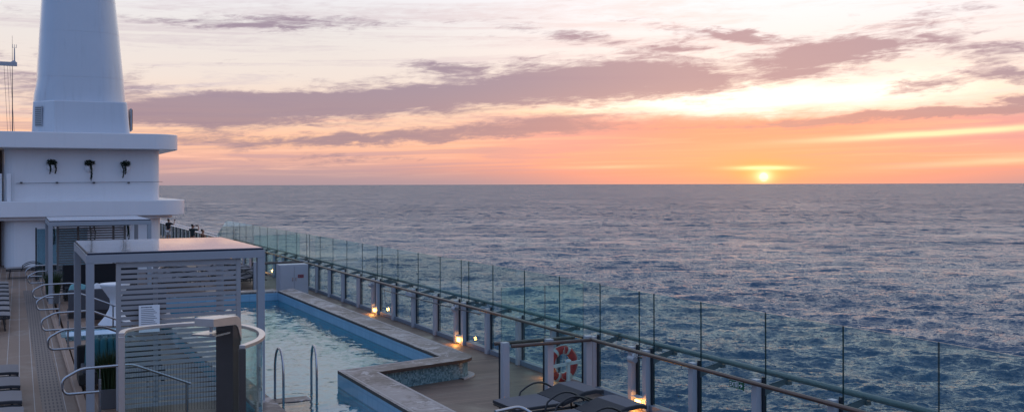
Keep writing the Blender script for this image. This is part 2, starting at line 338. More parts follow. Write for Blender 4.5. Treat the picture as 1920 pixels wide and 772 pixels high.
# ------------------------------------------------------------------ mesh helpers
class MB:
    def __init__(s): s.v = []; s.f = []; s.mi = []; s.sm = []
    def add(s, vs, fs, mi=0, smooth=False):
        o = len(s.v); s.v += [tuple(v) for v in vs]
        for f in fs:
            s.f.append([i + o for i in f]); s.mi.append(mi); s.sm.append(smooth)
    def box(s, x0, x1, y0, y1, z0, z1, mi=0, side_mi=None):
        vs = [(x, y, z) for z in (z0, z1) for y in (y0, y1) for x in (x0, x1)]
        fs = [(0, 2, 3, 1), (4, 5, 7, 6), (0, 1, 5, 4), (1, 3, 7, 5), (3, 2, 6, 7), (2, 0, 4, 6)]
        s.add(vs, fs, mi)
        return s
    def obox(s, c, ax, ay, az, hx, hy, hz, mi=0):
        c = Vector(c); ax, ay, az = Vector(ax).normalized(), Vector(ay).normalized(), Vector(az).normalized()
        vs = [c + ax * hx * i + ay * hy * j + az * hz * k for k in (-1, 1) for j in (-1, 1) for i in (-1, 1)]
        s.add(vs, [(0, 2, 3, 1), (4, 5, 7, 6), (0, 1, 5, 4), (1, 3, 7, 5), (3, 2, 6, 7), (2, 0, 4, 6)], mi)
        return s
    def tube(s, path, r, n=10, mi=0, caps=True, closed=False):
        P = [Vector(p) for p in path]; rings = []
        rr = r if isinstance(r, (list, tuple)) else [r] * len(P)
        up = None
        for i, p in enumerate(P):
            if closed: d = (P[(i + 1) % len(P)] - P[i - 1])
            else: d = (P[min(i + 1, len(P) - 1)] - P[max(i - 1, 0)])
            d.normalize()
            if up is None:
                up = Vector((0, 0, 1)) if abs(d.z) < 0.9 else Vector((1, 0, 0))
            a = d.cross(up)
            if a.length < 1e-4: a = d.cross(Vector((0, 1, 0)))
            a.normalize(); b = a.cross(d); b.normalize(); up = b
            rings.append([p + a * math.cos(2 * PI * k / n) * rr[i] + b * math.sin(2 * PI * k / n) * rr[i] for k in range(n)])
        vs = [v for ring in rings for v in ring]; fs = []
        m = len(P)
        for i in range(m if closed else m - 1):
            j = (i + 1) % m
            for k in range(n):
                l = (k + 1) % n
                fs.append((i * n + k, i * n + l, j * n + l, j * n + k))
        s.add(vs, fs, mi, True)
        if caps and not closed:
            s.add(rings[0], [tuple(range(n))[::-1]], mi); s.add(rings[-1], [tuple(range(n))], mi)
        return s
    def lathe(s, prof, c=(0, 0, 0), n=24, mi=0, smooth=True):
        vs = []; fs = []
        for (r, z) in prof:
            for k in range(n):
                a = 2 * PI * k / n; vs.append((c[0] + r * math.cos(a), c[1] + r * math.sin(a), c[2] + z))
        for i in range(len(prof) - 1):
            for k in range(n):
                l = (k + 1) % n; fs.append((i * n + k, i * n + l, (i + 1) * n + l, (i + 1) * n + k))
        s.add(vs, fs, mi, smooth)
        s.add(vs[:n], [tuple(range(n))[::-1]], mi); s.add(vs[-n:], [tuple(range(n))], mi)
        return s
    def prism(s, poly, z0, z1, mi=0, top_mi=None, bot=True, top=True, smooth=False):
        n = len(poly); vs = [(x, y, z0) for x, y in poly] + [(x, y, z1) for x, y in poly]
        s.add(vs, [(i, (i + 1) % n, n + (i + 1) % n, n + i) for i in range(n)], mi, smooth)
        if bot: s.add(vs[:n], [tuple(range(n))[::-1]], mi)
        if top: s.add(vs[n:], [tuple(range(n))], mi if top_mi is None else top_mi)
        return s
    def loft(s, secs, mi=0, smooth=True, cap=True):
        n = len(secs[0]); vs = [v for sec in secs for v in sec]; fs = []
        for i in range(len(secs) - 1):
            for k in range(n):
                l = (k + 1) % n; fs.append((i * n + k, i * n + l, (i + 1) * n + l, (i + 1) * n + k))
        s.add(vs, fs, mi, smooth)
        if cap:
            s.add(secs[0], [tuple(range(n))[::-1]], mi); s.add(secs[-1], [tuple(range(n))], mi)
        return s
    def strip(s, left, right, mi=0):
        n = len(left); vs = list(left) + list(right)
        s.add(vs, [(i, i + 1, n + i + 1, n + i) for i in range(n - 1)], mi); return s
    def build(s, name, mats, parent=None, off=(0, 0, 0), bevel=0.0, fix=True):
        me = bpy.data.meshes.new(name)
        ox, oy, oz = off
        me.from_pydata([(a - ox, b - oy, c - oz) for a, b, c in s.v], [], s.f)
        if isinstance(mats, str): mats = [mats]
        for k in mats: me.materials.append(MATS[k])
        me.polygons.foreach_set('material_index', s.mi); me.polygons.foreach_set('use_smooth', s.sm)
        if fix:
            bm = bmesh.new(); bm.from_mesh(me); bmesh.ops.remove_doubles(bm, verts=bm.verts, dist=1e-5) if bevel else None
            bmesh.ops.recalc_face_normals(bm, faces=bm.faces); bm.to_mesh(me); bm.free()
        me.update()
        o = bpy.data.objects.new(name, me); C.objects.link(o)
        if parent: o.parent = parent
        else: o.location = off
        if bevel:
            b = o.modifiers.new('bevel', 'BEVEL'); b.width = bevel; b.segments = 2; b.limit_method = 'ANGLE'; b.angle_limit = R(40)
        return o

def tag(o, label=None, cat=None, group=None, kind=None):
    if label: o['label'] = label
    if cat: o['category'] = cat
    if group: o['group'] = group
    if kind: o['kind'] = kind
    return o
def thing(name, label, cat, loc=(0, 0, 0), rotz=0, group=None):
    o = bpy.data.objects.new(name, None); C.objects.link(o); o.empty_display_size = 0.2
    o.location = loc; o.rotation_euler = (0, 0, rotz)
    return tag(o, label, cat, group)
def dup(root, loc, rotz=None, label=None, group=None):
    def cp(o, par):
        c = o.copy(); C.objects.link(c)
        if par is not None: c.parent = par
        for ch in list(kids.get(o.name, [])): cp(ch, c)
        return c
    kids = {}
    for o in list(C.objects):
        if o.parent: kids.setdefault(o.parent.name, []).append(o)
    r = cp(root, None); r.location = loc
    if rotz is not None: r.rotation_euler = (0, 0, rotz)
    if label: r['label'] = label
    if group: r['group'] = group
    return r
def arc(cx, cy, r, a0, a1, n):
    return [(cx + r * math.cos(R(a0 + (a1 - a0) * i / n)), cy + r * math.sin(R(a0 + (a1 - a0) * i / n))) for i in range(n + 1)]
def rrect(x0, x1, y0, y1, r, n=6):
    return arc(x1 - r, y0 + r, r, -90, 0, n) + arc(x1 - r, y1 - r, r, 0, 90, n) + arc(x0 + r, y1 - r, r, 90, 180, n) + arc(x0 + r, y0 + r, r, 180, 270, n)
def fillet(path, rad, n=5):
    P = [Vector(p) for p in path]; out = [P[0]]
    for i in range(1, len(P) - 1):
        a, b, c = P[i - 1], P[i], P[i + 1]
        d1 = (a - b); d2 = (c - b); r = min(rad, d1.length * 0.45, d2.length * 0.45)
        p0 = b + d1.normalized() * r; p1 = b + d2.normalized() * r
        for k in range(n + 1):
            t = k / n; out.append(p0 * (1 - t) ** 2 + b * 2 * t * (1 - t) + p1 * t * t)
    out.append(P[-1]); return out

ZL = 0.42         # level of the left deck and the coping
SEA = -34.0

# ------------------------------------------------------------------ sea
def build_sea():
    H = 38.2
    pr = [340, 320]
    p = 310.0
    while p > 1.2: pr.append(p); p -= 0.7 if p > 12 else 0.5
    rad = np.array([20.0, 60.0] + [996 * H / q for q in pr] + [60000.0, 120000.0, 220000.0])
    fine = np.arange(-8.0, 62.0, 0.075)
    coarse = np.arange(62.0, 352.0, 2.0)
    ang = np.radians(np.concatenate([fine, coarse]))
    Rg, Ag = np.meshgrid(rad, ang, indexing='ij')
    X = Rg * np.sin(Ag); Y = Rg * np.cos(Ag)
    dr = np.gradient(rad)[:, None] * np.ones_like(Ag)
    da = np.gradient(np.concatenate([fine, coarse]))
    dl = Rg * np.radians(np.clip(da, 0, 3))[None, :]
    rs = np.random.RandomState(4)
    Z = np.zeros_like(X); DX = np.zeros_like(X); DY = np.zeros_like(X)
    lam = np.exp(np.linspace(np.log(1.6), np.log(85), 110))
    for i, L in enumerate(lam):
        th = R(36) + rs.normal(0, 0.50)
        k = 2 * PI / L; kx, ky = k * math.sin(th), k * math.cos(th)
        amp = 0.0082 * L * (1.0 if L < 7 else (7 / L) ** 0.75) * (0.7 + 0.6 * rs.rand())
        cut = np.clip((L / np.maximum(np.maximum(dr * abs(math.cos(th - R(26))) , dl), 0.01) - 1.6) / 2.0, 0, 1)
        ph = kx * X + ky * Y + rs.rand() * 2 * PI
        Z += amp * cut * np.cos(ph)
        DX -= 0.75 * amp * cut * math.sin(th) * np.sin(ph); DY -= 0.75 * amp * cut * math.cos(th) * np.sin(ph)
    X = X + DX; Y = Y + DY
    Z += SEA
    nr, na = X.shape
    co = np.stack([X, Y, Z], -1).reshape(-1, 3).astype(np.float32)
    i = np.arange(nr - 1)[:, None] * na; j = np.arange(na)[None, :]; j2 = (j + 1) % na
    q = np.stack([i + j, i + na + j, i + na + j2, i + j2], -1).reshape(-1, 4).astype(np.int32)[:, ::-1]
    me = bpy.data.meshes.new('sea'); nf = len(q)
    me.vertices.add(len(co)); me.vertices.foreach_set('co', co.ravel())
    me.loops.add(nf * 4); me.loops.foreach_set('vertex_index', q.ravel())
    me.polygons.add(nf); me.polygons.foreach_set('loop_start', np.arange(nf, dtype=np.int32) * 4); me.polygons.foreach_set('loop_total', np.full(nf, 4, np.int32))
    me.polygons.foreach_set('use_smooth', np.ones(nf, bool))
    me.materials.append(MATS['sea_water']); me.update(calc_edges=True)
    me.validate()
    o = bpy.data.objects.new('sea', me); C.objects.link(o)
    tag(o, 'dark blue choppy ocean reaching the horizon', None, None, 'structure')
    # make sure the surface faces up
    if me.polygons[5].normal.z < 0: me.flip_normals()
build_sea()

# ------------------------------------------------------------------ hull and decks
def structure(mb, name, mats, label, bevel=0):
    o = mb.build(name, mats, bevel=bevel); return tag(o, label, None, None, 'structure')

m = MB()
m.prism([(10.62, -40), (10.62, 104), (6, 128), (-20, 128), (-20, -40)], SEA - 2, -0.32)
structure(m, 'ship_hull', 'hull_paint', 'white side of the cruise ship below the deck edge')
m = MB()
# right deck, cut round the pool (sheets that butt against each other)
m.box(8.9, 10.66, -40, 104, -0.3, 0.0)
m.box(6.4, 8.9, -40, 20.6, -0.3, 0.0)
m.box(-20, 8.9, 36.3, 104, -0.3, -0.001)
m.box(1.75, 3.7, -40, 36.3, -0.3, -0.002)
structure(m, 'pool_deck', 'deck_wood', 'brown grey timber deck beside the pool and along the glass railing')
m = MB()
m.box(-20, 0.90, -40, 62, -0.295, ZL)
structure(m, 'promenade_deck', 'deck_tile', 'tan planked left deck with pale caulk lines')
m = MB()
m.box(1.06, 1.75, -40, 62, -0.29, ZL + 0.002)
m.box(1.75, 3.9, 33.0, 62, -0.29, ZL + 0.002)
structure(m, 'step_platform', 'step_tile', 'tan tiled strip between the curb and the pool')
m = MB()
m.prism([(0.885, 10), (1.06, 10), (0.86, 62), (0.60, 62), (0.885, 18)], ZL - 0.3, ZL + 0.09)
structure(m, 'curb', 'step_tile', 'low brown curb edging the left deck', 0.012)
m = MB(); m.add([(0.44, 10, ZL + .004), (0.78, 10, ZL + .004), (0.50, 40, ZL + .004), (0.13, 40, ZL + .004)], [(0, 1, 2, 3)])
structure(m, 'drain_channel', 'drain_grate', 'slotted drain strip running along the left deck')

# ------------------------------------------------------------------ swimming pool
pool = thing('swimming_pool', 'rectangular blue tiled swimming pool with grey stone coping and a splash end', 'swimming pool', (6, 27, 0))
off = (6, 27, 0)
inner = [(8.29, 35.6), (8.30, 20.38), (5.82, 19.79), (5.83, 8.0), (4.0, 8.0), (4.0, 35.6)]
outer = [(9.0, 36.35), (9.0, 20.55)] + arc(8.42, 20.30, 0.58, 0, -76, 8)[1:] + [(6.52, 19.24), (6.54, 8.0)]
# coping slab: right side + near side + splash side, as a strip between inner and outer line
def coping(z0, z1, ins, mats, name, bevel=0.0):
    m = MB()
    o = [(9.0 - ins, 36.35 - ins), (9.0 - ins, 20.5)] + arc(8.40, 20.32, 0.60 - ins, 0, -77, 10)[1:] + [(6.52 - ins * .3, 19.26 + ins * 1.0), (6.54 - ins, 8.0)]
    i = [(8.29, 35.6), (8.30, 20.42)] + [(8.30, 20.40)] * 8 + [(8.28, 20.38)] * 1 + [(8.26, 20.37)] + [(5.82, 19.79), (5.83, 8.0)]
    i = [(x + (ins if False else 0), y) for x, y in i][:len(o)]
    n = len(o)
    vs = [(x, y, z) for z in (z0, z1) for (x, y) in o] + [(x, y, z) for z in (z0, z1) for (x, y) in i]
    fs = []
    for k in range(n - 1):
        fs += [(k, k + 1, n + k + 1, n + k), (2 * n + k, 3 * n + k, 3 * n + k + 1, 2 * n + k + 1)]
        m_top = (n + k, n + k + 1, 3 * n + k + 1, 3 * n + k); fs.append(m_top)
    m.add(vs, fs, 0)
    # top faces get the stone, the sides the brown edge
    for q, f in enumerate(m.f):
        m.mi[q] = 0 if q % 3 == 2 else 1
    return m
m = coping(ZL - 0.065, ZL, 0.0, None, 'coping')
# far and left coping
m.box(3.62, 8.29, 35.6, 36.35, ZL - 0.065, ZL, 0); m.box(3.62, 4.0, 8.0, 35.6, ZL - 0.065, ZL, 0)
cop = m.build('coping', ['coping_stone', 'coping_edge'], pool, off)
# pale joint lines along both borders of the coping
m = MB()
z = ZL + 0.004
m.strip([(8.33, 35.6, z), (8.34, 20.44, z)], [(8.38, 35.6, z), (8.39, 20.46, z)])
m.strip([(8.93, 36.2, z), (8.93, 20.6, z)], [(8.97, 36.2, z), (8.97, 20.6, z)])
m.strip([(5.90, 19.76, z), (8.24, 20.30, z)], [(5.92, 19.71, z), (8.25, 20.25, z)])
m.strip([(6.46, 19.25, z), (6.47, 8, z)], [(6.51, 19.25, z), (6.52, 8, z)])
m.strip([(5.87, 19.6, z), (5.88, 8, z)], [(5.91, 19.6, z), (5.92, 8, z)])
m.build('border_line', 'coping_line', cop, (0, 0, 0), fix=False)
cop.location = (0, 0, 0)
for o_ in C.objects:
    if o_.name.startswith('border_line'): o_.location = (-6, -27, 0)
# outer mosaic wall under the coping
m = MB(); ins = 0.09
pth = [(9.0 - ins, 36.3), (9.0 - ins, 20.5)] + arc(8.40, 20.32, 0.60 - ins, 0, -77, 12)[1:] + [(6.50, 19.26 + ins), (6.54 - ins, 19.24 + ins), (6.54 - ins, 8.0)]
m.strip([(x, y, -0.01) for x, y in pth], [(x, y, ZL - 0.066) for x, y in pth])
m.build('outer_wall', 'mosaic_grey', pool, off)
m = MB()
pb = [(9.0 + .02, 22.2), (9.02, 20.5)] + arc(8.40, 20.32, 0.66, 0, -74, 12)[1:]
pa = [(8.9, 22.2), (8.9, 20.5)] + arc(8.40, 20.32, 0.52, 0, -74, 12)[1:]
m.strip([(x, y, .03) for x, y in pa], [(x, y, .03) for x, y in pb]); m.strip([(x, y, .03) for x, y in pb], [(x, y, 0.0) for x, y in pb])
m.build('base_plinth', 'coping_line', pool, off)
# basin walls and floor
m = MB()
def wall(a, b, z0, z1, mi): m.add([(a[0], a[1], z0), (b[0], b[1], z0), (b[0], b[1], z1), (a[0], a[1], z1)], [(0, 1, 2, 3)], mi)
zt = ZL - 0.066
for a, b in zip(inner, inner[1:] + inner[:1]): wall(a, b, 0.06, zt, 0); wall(a, b, -1.5, 0.06, 1)
m.add([(4, 19.3, -1.5), (8.3, 19.3, -1.5), (8.3, 35.6, -1.5), (4, 35.6, -1.5)], [(0, 1, 2, 3)], 1)
m.build('basin', ['pool_tile', 'basin_tile'], pool, off, fix=False)
m = MB(); m.box(4.0, 5.83, 8.0, 18.55, -1.4, -0.08)
m.build('splash_shelf', 'shelf_tile', pool, off)
m = MB(); m.box(4.0, 5.0, 18.72, 19.12, -1.4, 0.112); m.box(5.0, 5.82, 18.60, 19.3, -1.4, -0.16, 1)
m.build('divider_ledge', ['coping_stone', 'shelf_tile'], pool, off, 0.01)
m = MB(); m.add([(x, y, 0.10) for x, y in inner], [tuple(range(len(inner)))])
pw = structure(m, 'pool_water', 'pool_water', 'rippled blue water filling the swimming pool')
if pw.data.polygons[0].normal.z < 0: pw.data.flip_normals()

# grab rails over the divider
def hoop(name, xa, ya, xb, yb, label):
    t = thing(name, label, 'grab rail', ((xa + xb) / 2, (ya + yb) / 2, 0.0), 0, 'steel grab rails in the pool')
    c = t.location; a = Vector((xa, ya, 0)); b = Vector((xb, yb, 0)); top = 1.12; r = (b - a).length / 2
    mid = (a + b) / 2; d = (b - a).normalized()
    P = [a + Vector((0, 0, -0.3)), a + Vector((0, 0, 0.2)), a + Vector((0, 0, 0.5))]
    for k in range(13):
        q = PI - PI * k / 12; P.append(mid + d * r * math.cos(q) + Vector((0, 0, top - 0.45 + 0.45 * math.sin(q))))
    P += [b + Vector((0, 0, 0.5)), b + Vector((0, 0, 0.2)), b + Vector((0, 0, -0.3))]
    m = MB(); m.tube([p - c for p in P], 0.022, 10); m.build('hoop', 'steel', t)
    for q in (a, b):
        m = MB(); m.lathe([(0.05, 0.0), (0.05, 0.02), (0.025, 0.035)], (q.x - c.x, q.y - c.y, 0.06), 14); m.build('base_flange', 'steel', t)
hoop('grab_rail', 4.39, 19.12, 4.40, 18.48, 'left steel grab hoop standing in the water beside the shower screen')
hoop('grab_rail', 5.12, 19.2, 5.03, 18.48, 'right steel grab hoop standing in the water nearest the coping corner')

# ------------------------------------------------------------------ glass railings
joints = [57.71, 55.83, 54.06, 52.39, 50.68, 49.07, 47.44, 45.48, 43.76, 41.88, 40.25, 39.8, 38.21, 36.44, 34.68, 32.88, 31.29, 30.81,
          29.30, 27.55, 25.84, 24.36, 23.86, 22.38, 20.66, 18.98, 17.29]
near_j = [17.29, 15.87, 15.38, 13.96, 12.3, 10.65, 9.0, 7.35, 5.7]
XG = 10.55
def post_parts(par, c, y, far=False, cap=True):
    m = MB(); m.box(10.38, 10.48, y + .015, y + .145, 0, 1.12); m.build('post', 'rail_paint', par, c, bevel=0.006)
    m = MB(); m.box(10.482, 10.522, y - .020, y + .020, 0.08, 1.16); m.build('gasket', 'gasket', par, c)
    m = MB()
    m.add([(10.48, y - .01, 1.0), (10.48, y - .01, .85), (11.0, y - .01, 1.03), (11.0, y - .01, 1.10)], [(0, 1, 2, 3)])
    m.add([(10.48, y + .02, 1.0), (10.48, y + .02, .85), (11.0, y + .02, 1.03), (11.0, y + .02, 1.10)], [(0, 3, 2, 1)])
    m.box(10.96, 11.04, y - .05, y + .06, 1.0, 1.06)
    m.build('bracket', 'pipe_paint', par, c)
def pane(par, c, y0, y1, ztop, x=XG, zb=0.12):
    m = MB(); m.box(x - .008, x + .008, y0 + .008, y1 - .008, zb, ztop)
    # the narrow edges of the pane are dark green
    for q in range(len(m.f)): m.mi[q] = 1
    for q, f in enumerate(m.f):
        xs = [m.v[k][0] for k in f]
        if max(xs) - min(xs) < 1e-6: m.mi[q] = 0
    return m.build('glass_panel', ['glass', 'glass_edge'], par, c)
def railing(js, label, ztop, tall_end=None):
    c = (10.5, js[-1], 0)
    t = thing('glass_railing', label, 'railing', c)
    for k, y in enumerate(js):
        if not (k == 0 and y == 17.29): post_parts(t, c, y)
    for a, b in zip(js, js[1:]):
        if a - b > 0.3: pane(t, c, b, a, ztop)
    m = MB(); m.tube([(10.30, js[-1] - 0.1, 1.085), (10.30, js[0], 1.085)], 0.036, 12); h = m.build('handrail', 'handrail_wood', t, c)
    for y in js: m = MB(); m.tube(fillet([(10.30, y + .22, 1.06), (10.30, y + .22, 1.0), (10.385, y + .12, 1.0)], .02, 3), 0.008, 6); m.build('hanger', 'steel', t, c)
    m = MB(); m.tube([(11.02, js[-1] - 0.1, 1.115), (11.02, js[0], 1.115)], 0.050, 12); m.build('outer_pipe', 'pipe_paint', t, c)
    m = MB(); m.box(10.44, 10.62, js[-1], js[0], 0.0, 0.115); m.build('kerb', 'kerb_paint', t, c, bevel=0.01)
    return t, c
far_rail, cf = railing(joints, 'long glass windscreen railing with wooden handrail running from the far walkway to the lifebuoy corner', 2.20)
near_rail, cn = railing(near_j, 'glass windscreen railing with wooden handrail from the corner to the right foreground', 2.17)
# tapering last pane at the far end
m = MB()
m.add([(10.542, 57.71, .12), (10.542, 61.0, .12), (10.542, 61.0, 1.2), (10.542, 57.75, 2.2), (10.558, 57.71, .12), (10.558, 61.0, .12), (10.558, 61.0, 1.2), (10.558, 57.75, 2.2)],
      [(0, 1, 2, 3), (7, 6, 5, 4), (0, 4, 5, 1), (1, 5, 6, 2), (2, 6, 7, 3), (3, 7, 4, 0)])
m.build('end_panel', 'glass', far_rail, cf)

# far walkway railing
c = (10.5, 61, 0)
wr = thing('walkway_railing', 'low railing with white double top rail where three people stand', 'railing', c)
m = MB(); m.tube([(10.45, 60.9, 1.12), (10.45, 103, 1.12)], 0.045, 8); m.build('top_rail', 'white_paint', wr, c)
m = MB(); m.tube([(10.65, 60.9, 1.22), (10.65, 103, 1.22)], 0.045, 8); m.build('outer_pipe', 'white_paint', wr, c)
for k in range(23):
    y = 61.0 + k * 1.85
    m = MB(); m.box(10.4, 10.48, y, y + .12, 0, 1.1); m.build('post', 'rail_paint', wr, c)
    m = MB(); m.box(10.49, 10.57, y - .1, y - .03, 0.05, 1.1); m.build('gasket', 'gasket', wr, c)
    m = MB(); m.box(XG - .006, XG + .006, y + .02, y + 1.70, .1, 1.05); m.build('glass_panel', 'glass', wr, c)

def return_partition(Y, x0, x1, label):
    c = ((x0 + x1) / 2, Y, 0)
    t = thing('glass_partition', label, 'glass partition', c, 0, 'short glass partitions across the deck')
    xs = [x0, x0 + 0.97, x1]
    for k, x in enumerate(xs):
        m = MB(); m.box(x - .07, x + .07, Y - .16, Y - .03, 0, 1.15); m.build('post', 'rail_paint', t, c, bevel=0.006)
        m = MB(); m.box(x - .085, x - .071, Y - .028, Y + .012, 0, 1.12); m.build('gasket', 'gasket', t, c)
    for a, b in zip(xs, xs[1:]):
        m = MB(); m.box(a - .03, b - .05, Y - .006, Y + .010, .06, 2.2)
        for q, f in enumerate(m.f):
            ys = [m.v[k][1] for k in f]; m.mi[q] = 0 if max(ys) - min(ys) < 1e-6 else 1
        m.build('glass_panel', ['glass', 'glass_edge'], t, c)
    m = MB(); m.tube([(x0 + .08, Y - .22, 1.085), (x1 - .02, Y - .22, 1.085)], 0.036, 12); m.build('handrail', 'handrail_wood', t, c)
    m = MB(); m.tube([(x0 - .08, Y + .20, 1.085), (x1 - .15, Y + .20, 1.085)], 0.036, 12); m.build('handrail', 'handrail_wood', t, c)
    return t
gp = return_partition(17.42, 8.42, 10.28, 'short glass partition with two handrails in front of the lifebuoy')
dup(gp, (9.35, 40.1, 0), 0, 'short glass partition behind the white cabinet')

# lifebuoy on its stand
c = (9.98, 17.75, 0)
ls = thing('lifebuoy_stand', 'white post and crossbar stand holding the lifebuoy', 'stand', c)
m = MB(); m.box(9.97, 10.03, 17.60, 17.66, 0, .58); m.build('pole', 'white_paint', ls, c, bevel=.005)
m = MB(); m.obox((9.96, 17.64, .555), (1, 0, 0.08), (0, 1, 0), (0, 0, 1), .36, .018, .03); m.build('crossbar', 'white_paint', ls, c)
m = MB(); m.lathe([(0.04, 0), (0.06, 0.02), (0.06, 0.07), (0.03, 0.09)], (10.0, 17.63, .56), 14); m.build('holder', 'white_paint', ls, c)
lb = thing('lifebuoy', 'orange lifebuoy with pale reflective bands on its white stand', 'lifebuoy', (9.955, 17.80, 0.535), R(6))
Rm, rm = 0.285, 0.085
def ring(a0, a1, r, n, seg, closed=False, rx=0.8):
    m = MB(); secs = []
    for i in range(n + 1):
        a = a0 + (a1 - a0) * i / n
        secs.append([((Rm + r * math.cos(2 * PI * k / seg)) * math.cos(a), rx * r * math.sin(2 * PI * k / seg), (Rm + r * math.cos(2 * PI * k / seg)) * math.sin(a)) for k in range(seg)])
    m.loft(secs, cap=not closed); return m
ring(0, 2 * PI, rm, 64, 16, True).build('ring', 'orange_ring', lb)
for k in range(6):
    a = 2 * PI * (k + 0.08) / 6; ring(a - .095, a + .095, rm + .004, 6, 16).build('reflective_band', 'reflective_band', lb)
m = MB()
pts = []
for k in range(48):
    a = 2 * PI * k / 48; w = abs(math.sin(2 * a)); pts.append(((Rm + rm + 0.006 + .012 * w) * math.cos(a), -0.02, (Rm + rm + .006 + .012 * w) * math.sin(a)))
m.tube(pts, 0.007, 6, closed=True)
m.tube([(-.02, -.08, .30), (-.06, -.09, .1), (-.1, -.09, -.12), (-.07, -.09, -.28), (.03, -.09, -.33), (.1, -.09, -.25), (.02, -.08, 0), (.0, -.08, .36)], 0.006, 6)
m.build('rope', 'rope', lb)

# lamps and loudspeakers between the double posts
def deck_lamp(y, label, x=10.40, z=0.12):
    c = (x, y, 0)
    t = thing('deck_lamp', label, 'lamp', c, 0, 'low amber lamps on the railing')
    m = MB(); m.box(x - .005, x + .05, y - .13, y + .13, z - .09, z + .09); m.build('housing', 'rail_paint', t, c, bevel=.008)
    m = MB(); m.box(x - .045, x - .006, y - .085, y + .085, z - .05, z + .05); m.build('diffuser', 'lamp_glow', t, c, bevel=.01)
    m = MB(); m.tube([(x - .05, y - .12, z - .1), (x - .05, y + .12, z - .1)], .006, 6); m.tube([(x - .05, y - .12, z + .1), (x - .05, y + .12, z + .1)], .006, 6)
    m.build('guard', 'steel', t, c)
    m = MB(); m.box(x - .10, x + .05, y - .14, y + .14, z + .105, z + .115); m.build('light_baffle', 'rail_paint', t, c)  # plate added above the diffuser to keep its light off post and speaker
    li = bpy.data.lights.new('lamp_light', 'POINT'); li.energy = 5.5; li.color = (1.0, .42, .10); li.shadow_soft_size = .05
    lo = bpy.data.objects.new('lamp_light', li); C.objects.link(lo); lo.parent = t; lo.location = (-.13, 0, z)
    return t
deck_lamp(31.08, 'lit amber lamp at the railing foot beside the middle of the pool')
deck_lamp(24.14, 'lit amber lamp at the railing foot beside the rounded pool corner')
deck_lamp(15.66, 'lit amber lamp at the railing foot behind the head of the near lounger')
deck_lamp(19.00, 'lit amber lamp seen through the lifebuoy')
deck_lamp(47.6, 'lit amber lamp just right of the near cabana post')
deck_lamp(49.3, 'lit amber lamp just left of the near cabana post')
deck_lamp(55.6, 'farthest lit amber lamp seen between the screen slats')
def speaker(y, label):
    c = (10.3, y, 0)
    t = thing('loudspeaker', label, 'loudspeaker', c, 0, 'white loudspeakers on the railing')
    m = MB()
    prof = [(0.0, -.12), (0.058, -.115), (0.066, -.09), (0.066, .07), (0.055, .10), (0.0, .105)]
    n = 16; secs = [[(10.27 + r * math.cos(2 * PI * k / n), y + s, .93 + r * math.sin(2 * PI * k / n)) for k in range(n)] for r, s in prof[1:-1]]
    m.loft(secs); m.build('horn', 'cabana_paint', t, c)
    m = MB(); m.box(10.30, 10.38, y - .03, y + .03, .96, 1.03); m.build('bracket', 'white_paint', t, c)
speaker(15.70, 'white loudspeaker on the railing above the lamp by the near loungers')
speaker(24.18, 'white loudspeaker on the railing above the rounded pool corner')
speaker(31.12, 'white loudspeaker on the railing above the lamp by the middle of the pool')
c = (10.32, 27.6, 1.0)
m = MB(); m.box(10.26, 10.37, 27.35, 27.85, .93, 1.03); tag(m.build('junction_box', 'rail_paint', off=c, bevel=.01), 'pale flat box fixed under the wooden handrail beside the pool', 'box')
c = (10.3, 26, .9)
rp = thing('rescue_pole', 'long thin dark pole hung along the railing beside the pool', 'pole', c)
m = MB(); m.tube([(10.26, 29.8, .90), (10.25, 26, .93), (10.26, 22.5, .98)], .014, 8); m.build('pole', 'cable_dark', rp, c)
m = MB(); m.tube(fillet([(10.26, 29.75, .9), (10.26, 29.7, .6), (10.27, 29.5, .35), (10.28, 29.62, .2)], .1, 4), .006, 6); m.build('cord', 'cable_dark', rp, c)

# exit sign under the handrail: faces the deck
es = thing('exit_sign', 'small green exit sign hanging under the wooden handrail', 'sign', (10.29, 12.69, 1.0))
m = MB(); m.box(-.008, .008, -.175, .175, -.075, .062); m.build('plate', 'sign_green', es)
m = MB()
m.box(-.012, -.009, -.165, .165, .052, .056); m.box(-.012, -.009, -.165, .165, -.070, -.066)
m.build('border', 'sign_white', es)
cu = bpy.data.curves.new('lettering', 'FONT'); cu.body = 'EXIT'; cu.size = 0.115; cu.align_x = 'LEFT'; cu.extrude = 0.001
cu.materials.append(MATS['sign_white'])
tmp = bpy.data.objects.new('lettering_curve', cu); C.objects.link(tmp)
dg = bpy.context.evaluated_depsgraph_get(); me_ = bpy.data.meshes.new_from_object(tmp.evaluated_get(dg)); bpy.data.objects.remove(tmp)
o = bpy.data.objects.new('lettering', me_); C.objects.link(o); o.parent = es
o.location = (-.012, .160, -.048); o.rotation_euler = (R(90), 0, R(-90)); o.scale = (0.72, 0.95, 1)
m = MB()
def yz(pts): m.add([(-.0125, y, z) for y, z in pts], [tuple(range(len(pts)))])
# doorway with a running figure, then the arrow (y runs to the left when seen from the deck)
m.box(-.013, -.009, -.055, -.050, -.05, .04); m.box(-.013, -.009, -.005, 0.0, -.05, .04); m.box(-.013, -.009, -.05, -.005, .035, .04)
m.box(-.013, -.009, -.034, -.022, .012, .026); yz([(-.018, .008), (-.034, .006), (-.032, -.018), (-.020, -.016)]); yz([(-.02, -.014), (-.028, -.016), (-.012, -.045), (-.006, -.042)]); yz([(-.028, -.016), (-.034, -.018), (-.046, -.045), (-.040, -.046)])
m.box(-.013, -.009, -.150, -.075, -.012, .002); yz([(-.152, -.005), (-.118, .030), (-.110, .022), (-.140, -.005), (-.110, -.032), (-.118, -.040)])
m.build('pictogram', 'sign_white', es, fix=False)

